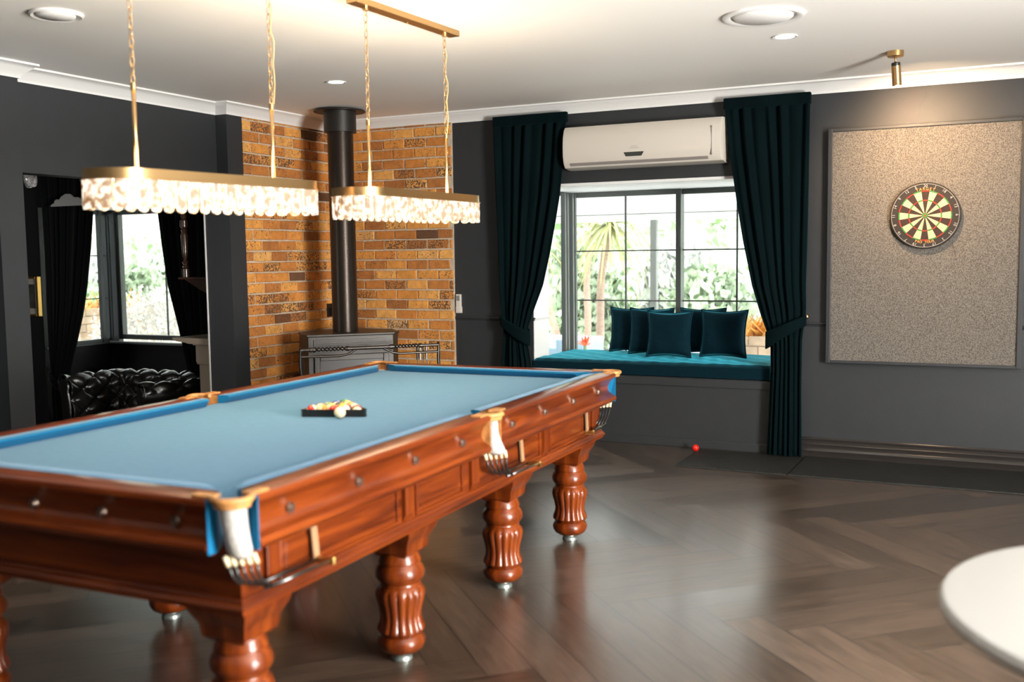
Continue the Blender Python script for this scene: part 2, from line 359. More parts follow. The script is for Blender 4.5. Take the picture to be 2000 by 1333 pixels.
# side windows in the right-hand wall
for i in range(2):
    y0 = 1.35 + i*.8; wn = sroot('window_%d' % (i+3), 'tall side window in the right-hand wall')
    b = MB(); b.box(XR+.04, XR+.10, y0, y0+.05, .25, 2.35).box(XR+.04, XR+.10, y0+.75, y0+.8, .25, 2.35).box(XR+.04, XR+.10, y0+.05, y0+.75, .25, .31).box(XR+.04, XR+.10, y0+.05, y0+.75, 2.29, 2.35)
    b.build('window_frame', M_frame, wn)
    MB().box(XR+.065, XR+.071, y0+.05, y0+.75, .31, 2.29).build('pane', M_glass, wn)
# cornice
prof = [(0, ZC), (.09, ZC), (.09, ZC-.012), (.078, ZC-.016), (.060, ZC-.032), (.034, ZC-.052), (.020, ZC-.070), (.012, ZC-.080), (.010, ZC-.088), (0, ZC-.088)]
struct(MB().sweep([(XL-.12, YF), (XL-.12, 4.13), (XC, 4.13), (XC, 4.305), (XL, 4.305), (XL, 6.139), (XC, 6.139), (XC, YB), (XR, YB), (XR, YF)], prof).build('trim_2', M_corn, smooth=40), 'white moulded ceiling cornice')
# brickwork of the corner
def brick_panel(name, label, o, ud, nd, length, stagger):
    o, ud, nd = Vector(o), Vector(ud), Vector(nd)
    root = sroot(name, label); rnd = random.Random(stagger*31+5); up = Vector((0,0,1))
    mb = MB(); mb.obox(o + ud*length/2 + nd*.008 + up*1.31, ud, nd, up, length/2, .008, 1.31); mb.build('mortar', M_mortar, root)
    bm = bmesh.new(); lay = bm.loops.layers.color.new('tone'); rh, rl, j = .0866, .2155, .011
    k = 0; z = .0
    while z < 2.60:
        u = -(rl/2 if (k + stagger) % 2 else 0) + rnd.uniform(-.008, .008)
        while u < length:
            a, c = max(u + j/2, .004), min(u + rl - j/2, length-.004)
            if c - a > .025:
                pr = rnd.uniform(.008, .014); z0, z1 = z + j/2, min(z + rh - j/2, 2.615)
                base = []
                for (uu, zz) in ((a, z0), (c, z0), (c, z1), (a, z1)):
                    base.append((uu + rnd.uniform(-.003,.003), zz + rnd.uniform(-.003,.003)))
                vb = [bm.verts.new(o + ud*uu + up*zz + nd*.014) for uu, zz in base]
                cu, cz = (a+c)/2, (z0+z1)/2
                vf = [bm.verts.new(o + ud*(uu + (.005 if uu < cu else -.005)) + up*(zz + (.004 if zz < cz else -.004)) + nd*(.016+pr)) for uu, zz in base]
                t = rnd.random(); sp = 1.0 if rnd.random() < .15 else rnd.uniform(-.5, .45)
                t = rnd.uniform(.34, .95) if rnd.random() < .91 else t
                fs = [bm.faces.new(vf)] + [bm.faces.new((vb[q], vb[(q+1) % 4], vf[(q+1) % 4], vf[q])) for q in range(4)]
                for f in fs:
                    for l in f.loops: l[lay] = (t, max(0, min(1, sp*.5+.5)), rnd.random(), 1)
            u += rl
        z += rh; k += 1
    bmesh.ops.recalc_face_normals(bm, faces=bm.faces)
    me = bpy.data.meshes.new('bricks'); bm.to_mesh(me); bm.free(); me.materials.append(M_brick)
    ob = bpy.data.objects.new('bricks', me); col.objects.link(ob); ob.parent = root
brick_panel('wall_brick_left', 'orange brick facing left of the flue', (XC-.03, 6.315, 0), (0,1,0), (1,0,0), YB-6.315, 0)
brick_panel('wall_brick_back', 'orange brick facing right of the flue', (XC, YB, 0), (1,0,0), (0,-1,0), 1.222, 1)

# bay of the window seat
b = MB()
b.box(BX0-.13, BX0, 7.83, BY+.1, 0, BZ0+.03).box(BX1, BX1+.13, 7.83, BY+.1, 0, BZ0+.03).box(BX0, BX1, BY, BY+.1, 0, BZ0+.03)
b.box(BX0, BX1, YB+.13, BY, .44, BZ0)
struct(b.build('wall_bay', M_wall), 'grey painted base of the window bay')
struct(MB().box(BX0-.13, BX0+.004, YB+.012, 7.83, 0, BZ1).box(BX1-.004, BX1+.13, YB+.012, 7.83, 0, BZ1).build('wall_bay', M_corn), 'pale painted cheeks of the window bay')
struct(MB().box(BX0-.13, BX1+.13, YB+.005, BY+.12, BZ1, BZ1+.04).build('trim_3', M_corn), 'white soffit of the window bay')
def sash(root, c, ud, length, z0, z1, nd, vbars, hbars, fw=.05, latch=None, glazed=True, dp=.035):
    """a glazed frame: c = start point (x, y), ud = unit direction, nd = inward normal"""
    c, ud, nd = Vector((*c, 0)), Vector((*ud, 0)), Vector((*nd, 0)); up = Vector((0,0,1)); m = (z0+z1)/2; hz = (z1-z0)/2
    b = MB()
    for t in (fw/2, length-fw/2): b.obox(c + ud*t + up*m, ud, nd, up, fw/2, dp, hz)
    b.obox(c + ud*length/2 + up*(z0+fw/2), ud, nd, up, length/2-fw, dp*.94, fw/2); b.obox(c + ud*length/2 + up*(z1-fw/2), ud, nd, up, length/2-fw, dp*.94, fw/2)
    b.build('window_frame', M_frame, root, bevel=.003)
    for t in vbars: MB().obox(c + ud*t + up*m, ud, nd, up, .007, .008, hz-fw).build('glazing_bar', M_frame, root)
    for z in hbars: MB().obox(c + ud*length/2 + up*z, ud, nd, up, length/2-fw, .0075, .006).build('glazing_bar', M_frame, root)
    if glazed: MB().obox(c + ud*length/2 + up*m, ud, nd, up, length/2-fw, .003, hz-fw).build('pane', M_glass, root)
w1 = sroot('window_1', 'wide sliding window behind the window seat')
HB = (1.526, 1.088)
sash(w1, (BX0-.035, BY), (1,0), 1.028, BZ0+.03, BZ1, (0,-1), (.522,), HB, .045)
sash(w1, (-2.535, BY+.045), (1,0), 1.03, BZ0+.03, BZ1, (0,-1), (.512,), HB, .045)
MB().box(-2.512, -2.480, BY-.062, BY-.035, 1.55, 1.70).build('latch', M_frame, w1, bevel=.008)
w2 = sroot('window_2', 'narrow side window in the left cheek of the bay')
sash(w2, (BX0-.03, 7.83), (0,1), .60, BZ0+.03, BZ1, (1,0), (), (), .035, dp=.010)
for y in (8.16, 8.22, 8.30, 8.365): MB().box(BX0-.02, BX0+(.02 if y < 8.3 else .035), y, y+.035, BZ0+.03, BZ1-.01).build('window_track', M_frame, w2, bevel=.003)
sash(sroot('window_6', 'side window in the right cheek of the bay'), (BX1+.03, 7.83), (0,1), .60, BZ0+.03, BZ1, (-1,0), (), (), .045)
# dado rails, seat-base lip, skirting
dpf = [(0, .985), (.012, .983), (.016, .975), (.010, .968), (.006, .957), (0, .955)]
struct(MB().sweep([(-4.205, YB), (BX0, YB), (BX0, YB+.012)], dpf, 1).build('trim_4', M_wall, smooth=40), 'thin dado rail left of the window')
struct(MB().sweep([(BX1, YB), (XR, YB)], dpf, 1).build('trim_5', M_wall, smooth=40), 'thin dado rail on the dartboard wall')
struct(MB().sweep([(BX0+.004, YB+.012), (BX0+.004, 7.83)], dpf, 1).build('trim_10', M_corn), 'pale dado moulding on the bay cheek')
struct(MB().box(BX0, BX1, YB-.014, YB, .475, .535).build('trim_6', M_wall, bevel=.003), 'flat lip below the window seat')
struct(MB().box(XC+1.25, BX1+.02, YB-.014, YB, 0, .065).build('baseboard_back', M_wall, bevel=.003), 'low plain skirting below the window seat')
M_skirt = mat('dark_gloss_skirting', (.028,.024,.022), .22)
bp_ = [(0, .142), (.008, .142), (.013, .136), (.013, .126), (.007, .118), (.007, .108), (.017, .100), (.021, .094), (.019, .086), (.016, .080), (.016, .066), (.026, .055), (.030, .047), (.027, .036), (.024, .030), (.024, 0), (0, 0)]
struct(MB().sweep([(BX1+.02, YB), (XR, YB)], bp_, 1).build('baseboard_right', M_skirt, smooth=35), 'tall moulded black skirting below the dartboard')

# ------------------------------------------------------------------ sunken room beyond the doorway
FZ = -.38; AX0, AX1 = -9.28, -6.95
struct(MB().box(-11.5, XL-PT, 0, YB+.9, FZ-.1, FZ).build('floor', mat('dark_carpet', (.012,.011,.010), .9)), 'dark floor of the sunken room')
struct(MB().box(XL-PT, XL, 4.305, 6.139, FZ, -.0).build('trim_7', M_wall), 'step edge at the doorway')
b = MB(); b.box(-11.5, AX0, YB, YB+.13, FZ, ZC).box(AX1, XL-PT, YB, YB+.13, FZ, ZC).box(AX0, AX1, YB, YB+.13, 2.07, ZC)
b.box(AX0-.13, AX0, YB+.13, BY+.1, FZ, .55).box(AX0-.13, AX0, YB+.13, 7.82, .55, 2.1).box(AX0, AX1, BY, BY+.1, FZ, .55).box(AX1, AX1+.13, YB+.13, BY+.1, FZ, 2.1)
struct(b.build('wall_beyond', M_black), 'black wall and bay of the sunken room')
struct(MB().box(-11.65, -11.5, 0, YB, FZ, ZC).box(-11.5, XL-PT, -.15, 0, FZ, ZC).build('wall_far_left', M_black))
struct(MB().box(AX0-.13, AX1+.13, YB+.13, BY+.12, 2.07, 2.11).build('trim_8', M_corn))
struct(MB().box(AX0-.03, AX0+.03, YB+.02, BY, .55, .575).box(AX0+.03, AX1, BY-.06, BY+.02, .55, .575).build('trim_9', mat('grey_sill', (.22,.24,.24), .4), bevel=.004), 'grey sill of the far window')
w7 = sroot('window_7', 'corner window of the sunken room, wide pane')
sash(w7, (AX0, BY), (1,0), .16, .56, 2.07, (0,-1), (), (), .07, glazed=False)
sash(w7, (AX0+.15, BY+.02), (1,0), 1.25, .60, 2.07, (0,-1), (.72,), (), .055)
sash(w7, (AX0+1.36, BY+.05), (1,0), .95, .60, 2.07, (0,-1), (), (), .05)
w8 = sroot('window_8', 'corner window of the sunken room, side pane')
sash(w8, (AX0, 7.83), (0,1), .60, .56, 2.07, (1,0), (), (1.556, 1.07), .05)
MB().box(AX0+.0, AX0+.05, 8.27, 8.31, .575, 2.06).build('window_track', M_frame, w8)

w9 = sroot('window_9', 'added unseen window frame on the front wall of the sunken room')  # out-of-view frame, added to go with the sunken room's fill lamp
sash(w9, (-8.5, .03), (1,0), 1.8, .45, 1.95, (0,1), (.6,1.2), (1.2,), .05, dp=.02)
# ------------------------------------------------------------------ curtains
def curtain(name, label, cat, group, y0, outer, inner, zb, zt, tie, folds, mt, mt_name, flip, amp=.034):
    root = thing(name, label, cat, (0,0,0), 0, group)
    nu, nz = folds*10, 46
    xt = abs(interp(inner, zt) - interp(outer, zt))
    def fn(u, v):
        z = zb + (zt-zb)*v; xo, xi = interp(outer, z), interp(inner, z); wd = abs(xi-xo)/xt
        g = exp(-((z-tie)/.10)**2)
        a = amp*(.55 + .45*sin(1.7*u*9+2))*(1 - .45*g)*(1 if z < zt-.10 else .35 + .65*max(0, (zt-z)/.10))
        ph = 2*pi*folds*u + .5*sin(3*z+5*u)
        x = xo + (xi-xo)*u
        y = y0 - a*sin(ph) - .035*(1-wd)*sin(pi*u)
        return (x, y, z)
    MB().grid(fn, nu, nz).build('curtain_cloth', mt, root, smooth=180, solid=.005)
    # pleat stitches give way to a flat heading band
    xo, xi = interp(outer, zt), interp(inner, zt); lo, hi = min(xo, xi), max(xo, xi)
    MB().box(lo-.004, hi+.004, y0-.022, y0+.022, zt-.075, zt+.004).build('heading_band', mt, root, bevel=.006)
    # tieback: a soft band looped round the gathered cloth and up to its hook
    xo, xi = interp(outer, tie-.02), interp(inner, tie-.06); n = 26; s = 1 if xi > xo else -1
    def tb(u, v):
        a = 2*pi*u; cx = (xo+xi)/2; hw = abs(xi-xo)/2+.022
        side = cos(a)*s*-1     # +1 at the wall hook side
        z = tie + .075*side - .055*(v-.5)*2*(.9 - .25*side) 
        return (cx + hw*cos(a), y0 - .012 + .068*sin(a), z)
    MB().grid(tb, n, 5, cu=True).build('tieback', mt, root, smooth=180, solid=.010)
    hx = xo - s*.014
    if cat == 'curtain': MB().lathe([(.006, .0), (.006, -.05), (.016, -.055), (.018, -.065), (.010, -.072)], (hx - s*.004, YB, tie+.10), 12, 'y').build('tieback_hook', M_brass, root, smooth=60)
    return root
curtain('curtain', 'dark teal velvet curtain tied back left of the window seat', 'curtain', None, 7.41,
        [(2.61,-3.76), (1.91,-3.75), (1.24,-3.73), (.97,-3.70), (.82,-3.69), (.5,-3.72), (.02,-3.73)],
        [(2.60,-3.12), (2.29,-3.15), (1.97,-3.185), (1.73,-3.23), (1.49,-3.28), (1.25,-3.34), (1.06,-3.42), (.91,-3.475), (.80,-3.485), (.6,-3.45), (.02,-3.43)], .02, 2.612, .90, 7, M_velvet, 'v', 1)
curtain('curtain', 'dark teal velvet curtain tied back between window seat and dartboard', 'curtain', None, 7.41,
        [(2.59,-1.26), (1.83,-1.27), (1.25,-1.28), (1.06,-1.275), (.88,-1.30), (.51,-1.30), (.03,-1.295)],
        [(2.57,-1.87), (2.22,-1.83), (1.88,-1.78), (1.58,-1.73), (1.25,-1.66), (1.02,-1.59), (.85,-1.525), (.65,-1.52), (.35,-1.53), (.02,-1.545)], .015, 2.612, .93, 7, M_velvet, 'v', -1)
curtain('curtain', 'black curtain left of the far window, next to the gilt picture frame', 'curtain', None, 7.455,
        [(2.1,-9.12), (1.0,-9.12), (.2,-9.1), (-.36,-9.1)], [(2.2,-8.36), (2.07,-8.38), (1.66,-8.44), (1.24,-8.52), (.97,-8.59), (.7,-8.69), (.48,-8.78), (.26,-8.87), (-.36,-8.85)], -.37, 2.5, .22, 8, M_blkcurtain, 'b', 1)
curtain('curtain', 'black curtain right of the far window, beside the fireplace', 'curtain', None, 7.455,
        [(2.1,-6.85), (1.0,-6.9), (.3,-6.92), (-.36,-6.9)], [(2.2,-7.53), (1.99,-7.51), (1.64,-7.47), (1.24,-7.41), (.89,-7.31), (.69,-7.26), (.36,-7.19), (-.36,-7.18)], -.37, 2.5, .30, 7, M_blkcurtain, 'b', -1)

# ------------------------------------------------------------------ window seat
def cushion_box(name, x0, x1, y0, y1, z0, z1, mt, parent=None):
    b = MB()
    def top(u, v):
        x = x0+(x1-x0)*u; y = y0+(y1-y0)*v
        e = min(u*(x1-x0), (1-u)*(x1-x0), v*(y1-y0), (1-v)*(y1-y0)); r = .022
        dz = -r + sqrt(max(0, r*r-(r-min(e, r))**2))
        wr = .0022*sin(x*55+sin(y*8)*2.2)*exp(-((v-.35)/.35)**2) + .0016*sin(x*23+y*31)
        return (x, y, z1 + dz + wr)
    nu, nv = 140, 24
    b.grid(top, nu, nv)
    bm = b.bm; bm.verts.ensure_lookup_table()
    edge = [e for e in bm.edges if e.is_boundary]
    r = bmesh.ops.extrude_edge_only(bm, edges=edge); vs = [v for v in r['geom'] if isinstance(v, bmesh.types.BMVert)]
    for v in vs: v.co.z = z0+.008
    edge = [e for e in bm.edges if e.is_boundary]; bmesh.ops.contextual_create(bm, geom=edge)
    return b.build(name, mt, parent, smooth=50)
seat = cushion_box('seat_cushion', BX0+.006, BX1-.006, 7.50, BY-.045, BZ0, .652, M_cushion)
tag(seat, 'long flat teal velvet cushion filling the window seat', 'cushion')
def pillow(label, x, y, z, wd, lean, rz, th=.13, roll=0):
    root = thing('throw_pillow', label, 'pillow', (x, y, z), rz, 'teal pillows on the window seat')
    h = wd/2
    def shp(u, v, sgn):
        a, c = 2*u-1, 2*v-1
        pin = 1 - .11*(1-abs(a)**2)*abs(c)**3; pin2 = 1 - .11*(1-abs(c)**2)*abs(a)**3
        t = max(0, (1-a**4)*(1-c**4))**.55 * th/2
        t += .003*sin(7*a+3*c)*(1-a*a)*(1-c*c)
        X, Z, Y = a*h*pin2, c*h*pin, sgn*t
        Xr, Zr = X*cos(roll)-Z*sin(roll), X*sin(roll)+Z*cos(roll)
        return Vector((Xr, Y*cos(lean)+ (Zr+h)*sin(lean), (Zr+h)*cos(lean)-Y*sin(lean)))
    b = MB(); b.grid(lambda u, v: shp(u, v, 1), 20, 20).grid(lambda u, v: shp(u, v, -1), 20, 20)
    bmesh.ops.remove_doubles(b.bm, verts=b.bm.verts, dist=.0008)
    b.build('pillow_cover', M_cushion, root, smooth=180)
    pts = []
    for k in range(80):
        s = k/80*4; q = int(s); t = s-q
        u, v = ((t, 0), (1, t), (1-t, 1), (0, 1-t))[q]; pts.append(shp(u, v, 0))
    MB().tube(pts, .006, 6, closed=True).build('piping', M_cushion, root, smooth=180)
pillow('teal velvet pillow, leftmost of those on the window seat', -2.87, 8.19, .658, .385, .13, .06)
pillow('teal velvet pillow second from the left, partly behind the middle one', -2.645, 8.03, .658, .39, .12, -.04)
pillow('teal velvet pillow in front at the middle of the window seat', -2.435, 7.86, .658, .375, .14, .02)
pillow('teal velvet pillow standing behind the gap right of the middle one', -2.25, 8.21, .658, .385, .10, .05)
pillow('teal velvet pillow, rightmost of those on the window seat', -2.02, 7.98, .658, .385, .13, -.05)

# ------------------------------------------------------------------ air conditioner, remote, small wall items
ac = thing('air_conditioner', 'long cream wall-mounted air conditioner above the window', 'air conditioner', (-2.497, YB, 2.16))
pf = [(0, 0), (-.06, .0), (-.155, .012), (-.185, .045), (-.200, .10), (-.203, .17), (-.196, .24), (-.175, .30), (-.150, .325), (0, .33)]
b = MB(); rings = []
for x, s in ((-.627, .93), (-.620, .985), (-.59, 1), (.59, 1), (.620, .985), (.627, .93)):
    rings.append(b.ring([(x, y*s, .165+(z-.165)*(.96+.04*s)) for y, z in pf]))
b.loft(rings); b.build('body', M_ac, ac, smooth=40)
MB().obox((-.02, -.1772, .0345), (1,0,0), (0,-.74,.66), (0,-.66,-.74), .545, .014, .004).build('outlet_flap', M_acdark, ac, bevel=.003)
b = MB(); b.prism([(-.085, 0), (-.065, -.032), (.055, -.032), (.075, 0)], -.2015, -.1935, 'y'); 
o = b.build('display', M_screen, ac, bevel=.002); o.location = (-.035, .0, .105)
b = MB(); b.box(-.035, .035, -.2035, -.199, .0, .0025).box(-.024, .024, -.2035, -.199, .013, .0155); o = b.build('logo', M_acdark, ac); o.location = (-.035, 0, .132)
MB().box(.555, .558, -.2045, -.19, .05, .26).build('seam', M_acdark, ac)

rc = thing('remote_control', 'white remote control in a holder beside the brick wall', 'remote control', (-4.168, YB, 1.02))
MB().box(-.024, .024, -.026, -.001, 0, .155).build('body', M_ac, rc, bevel=.006)
MB().box(-.015, .015, -.0275, -.0255, .10, .143).build('screen', M_screen, rc)
MB().box(-.029, .029, -.022, -.001, -.006, .05).build('holder', M_ac, rc, bevel=.004)
br = MB(); br.box(-.014, .0, -.045, .045, -.06, .06).box(0, .025, -.02, .02, -.05, .02)
o = br.build('wall_bracket', M_blkmetal, bevel=.004); o.location = (XC+.012, 7.40, 1.03); tag(o, 'small black metal bracket on the brick beside the flue', 'bracket')

# ------------------------------------------------------------------ dartboard wall
bd = thing('backing_board', 'large speckled grey felt surround board behind the dartboard', 'board', (-.52, YB, .70))
MB().box(-.592, .602, -.055, -.012, .02, 1.632).build('felt_panel', M_felt, bd)
b = MB(); 
for a in ((-.622,-.592,0,1.655), (.602,.632,0,1.655)): b.box(a[0], a[1], -.072, -.002, a[2], a[3])
b.box(-.592, .602, -.072, -.002, 0, .02).box(-.592, .602, -.072, -.002, 1.632, 1.655)
b.build('board_frame', M_wall, bd, bevel=.003)

DX, DY, DZ = -.497, YB-.0555, 1.73
dr = thing('dartboard', 'round bristle dartboard with red, green, cream and black segments', 'dartboard', (DX, DY, DZ))
MB().lathe([(.212, -.003), (.2255, -.006), (.2255, -.034), (.222, -.038), (.170, -.0385)], (0,0,0), 72, 'y').build('board', mat('black_sisal', (.022,.016,.012), .8, bump=(300,.3)), dr, smooth=40)
cB, cC, cR, cG = mat('dart_black', (.030,.015,.010), .85, nz=(90,.3)), mat('dart_cream', (.52,.41,.24), .85, nz=(90,.1)), mat('dart_red', (.40,.025,.010), .8), mat('dart_green', (.03,.20,.03), .8)
for nm, mats, bands in (('segment_field', [cB, cC], ((.016,.099),(.107,.162))), ('treble_ring', [cR, cG], ((.099,.107),)), ('double_ring', [cR, cG], ((.162,.170),))):
    b = MB()
    for r0, r1 in bands:
        for i in range(20):
            b.mi = i % 2; a0 = pi/2 - (i-.5)*pi/10
            for k in range(3):
                a, c = a0 - k*pi/30, a0 - (k+1)*pi/30
                b.face([b.bm.verts.new((r*cos(t), -.0400, r*sin(t))) for r, t in ((r0,a),(r1,a),(r1,c),(r0,c))])
    b.build(nm, mats, dr)
b = MB(); b.mi = 1; b.lathe([(.0165, -.0385), (.0165, -.0405), (.0066, -.0405)], (0,0,0), 24, 'y'); b.mi = 0; b.lathe([(.0066, -.0385), (.0066, -.0415), (.001, -.0415)], (0,0,0), 20, 'y')
b.build('bullseye', [cR, cG], dr)
b = MB()
for r in (.0165, .099, .107, .162, .170): b.tube([(r*cos(2*pi*k/60), -.041, r*sin(2*pi*k/60)) for k in range(60)], .0005, 4, True)
for i in range(20): a = pi/2+(i+.5)*pi/10; b.tube([(.0165*cos(a), -.041, .0165*sin(a)), (.17*cos(a), -.041, .17*sin(a))], .0005, 4)
b.build('wire_spider', M_chrome, dr)
M_wire = mat('white_number_wire', (.42,.40,.38), .4)
b = MB(); b.tube([(.2135*cos(2*pi*k/72), -.043, .2135*sin(2*pi*k/72)) for k in range(72)], .0014, 6, True); b.build('number_ring', M_wire, dr, smooth=180)
nums = [20,1,18,4,13,6,10,15,2,17,3,19,7,16,8,11,14,9,12,5]
for i, nn in enumerate(nums):
    a = pi/2 - i*pi/10; me = text_mesh(str(nn), .027)
    b = MB(); M = Matrix.Translation((.199*cos(a), -.0425, .199*sin(a))) @ Matrix.Rotation(-(a-pi/2), 4, 'Y') @ Matrix.Rotation(pi/2, 4, 'X')
    add_mesh(b, me, M); b.build('number', M_wire, dr)
def arc_text(body, r, a_mid, da, size, flip, name, mt):
    b = MB(); n = len(body)
    for i, ch in enumerate(body):
        if ch == ' ': continue
        a = a_mid + ((n-1)/2 - i)*da*(-1 if flip else 1)
        me = text_mesh(ch, size)
        M = Matrix.Translation((r*cos(a), -.0400, r*sin(a))) @ Matrix.Rotation(-(a-pi/2) + (pi if flip else 0), 4, 'Y') @ Matrix.Rotation(pi/2, 4, 'X')
        add_mesh(b, me, M)
    return b.build(name, mt, dr)
M_let = mat('orange_lettering', (.78,.34,.08), .6)
arc_text('TARGET', .180, pi/2, .118, .026, False, 'top_lettering', M_let)
arc_text('PRO TOUR', .1805, -pi/2, .088, .022, True, 'bottom_lettering', M_let)
b = MB(); b.tube([(0,0,0), (.014,-.004,-.045), (.026,-.004,-.10)], .0011, 5); o = b.build('cord', mat('brown_cord', (.06,.035,.02), .8)); o.location = (-.325, YB-.058, 1.545); tag(o, 'short thin dark cord hanging below right of the dartboard', 'cord')

# spotlight over the dartboard
sp = thing('ceiling_spotlight', 'small brass tube spotlight aimed at the dartboard', 'spotlight', (-.629, 6.628, ZC))
MB().lathe([(.048, 0), (.048, -.032), (.044, -.035), (.001, -.035)], (0,0,0), 32).build('ceiling_mount', M_brass, sp, smooth=50)
MB().tube([(0,0,-.03), (.002,.004,-.075)], .006, 10).build('swivel_stem', M_brass, sp, smooth=180)
tip = Vector((-.52, YB-.1, 1.90)) - Vector((-.629, 6.628, ZC-.12)); tip = Vector((.06, .13, -1)).normalized()
base = Vector((.002, .005, -.066))
def lathe_dir(b, prof, base, d, segs=28):
    d = d.normalized(); a = d.cross(Vector((0,1,.2))).normalized(); c = d.cross(a); rings = []
    for r, h in prof: rings.append(b.ring([base + d*h + a*r*cos(2*pi*i/segs) + c*r*sin(2*pi*i/segs) for i in range(segs)]))
    return b.loft(rings)
lathe_dir(MB(), [(.020, 0), (.026, .004), (.026, .022)], base, tip).build('black_cap', mat('black_plastic', (.01,.01,.01), .4), sp, smooth=50)
b = lathe_dir(MB(), [(.0275, .020), (.0275, .138), (.0235, .138), (.0235, .11), (.001, .11)], base, tip); b.build('lamp_tube', M_brass, sp, smooth=50)
l = bpy.data.lights.new('dart_spot', 'SPOT'); l.energy = 62; l.color = (1, .66, .38); l.spot_size = radians(104); l.spot_blend = 1; l.shadow_soft_size = .02
o = bpy.data.objects.new('dart_spot', l); o.location = Vector(sp.location) + base + tip*.15; o.rotation_euler = (Vector((-.47, YB-.05, 2.12)) - o.location).to_track_quat('-Z', 'Y').to_euler(); col.objects.link(o)

# ------------------------------------------------------------------ ceiling fittings
M_lit = mat('lit_diffuser', (1,1,1), .5, emit=(1,.93,.84), estr=5)
def downlight(label, x, y, power):
    t = thing('downlight', label, 'ceiling light', (x, y, ZC), 0, 'recessed ceiling downlights')
    MB().lathe([(.052, -.001), (.070, -.001), (.068, -.006), (.052, -.004)], (0,0,0), 36, caps=False).build('trim_ring', M_corn, t, smooth=60)
    MB().lathe([(.053, -.0015), (.053, -.003), (.001, -.003)], (0,0,0), 32).build('diffuser', M_lit, t)
    l = bpy.data.lights.new('downlight_beam', 'SPOT'); l.energy = power; l.color = (1, .86, .70); l.spot_size = radians(125); l.spot_blend = .6; l.shadow_soft_size = .05
    o = bpy.data.objects.new('downlight_beam', l); o.location = (x, y, ZC-.01); col.objects.link(o)
downlight('lit round downlight near the large round ceiling vent', -1.14, 5.86, 7)
downlight('lit round downlight in front of the flue', -4.157, 5.807, 7)
def vent(label, x, y, r):
    t = thing('ceiling_vent', label, 'vent', (x, y, ZC))
    MB().lathe([(r, -.001), (r, -.010), (r*.93, -.016), (r*.82, -.010), (r*.80, -.001)], (0,0,0), 48, caps=False).build('outer_ring', M_corn, t, smooth=50)
    MB().lathe([(r*.72, -.001), (r*.72, -.012), (r*.66, -.020), (.001, -.022)], (0,0,0), 48).build('centre_disc', M_corn, t, smooth=50)
vent('large round white ceiling vent near the dartboard spotlight', -1.14, 5.30, .205)
vent('round white ceiling vent left of the brass pendants', -4.18, 3.55, .125)

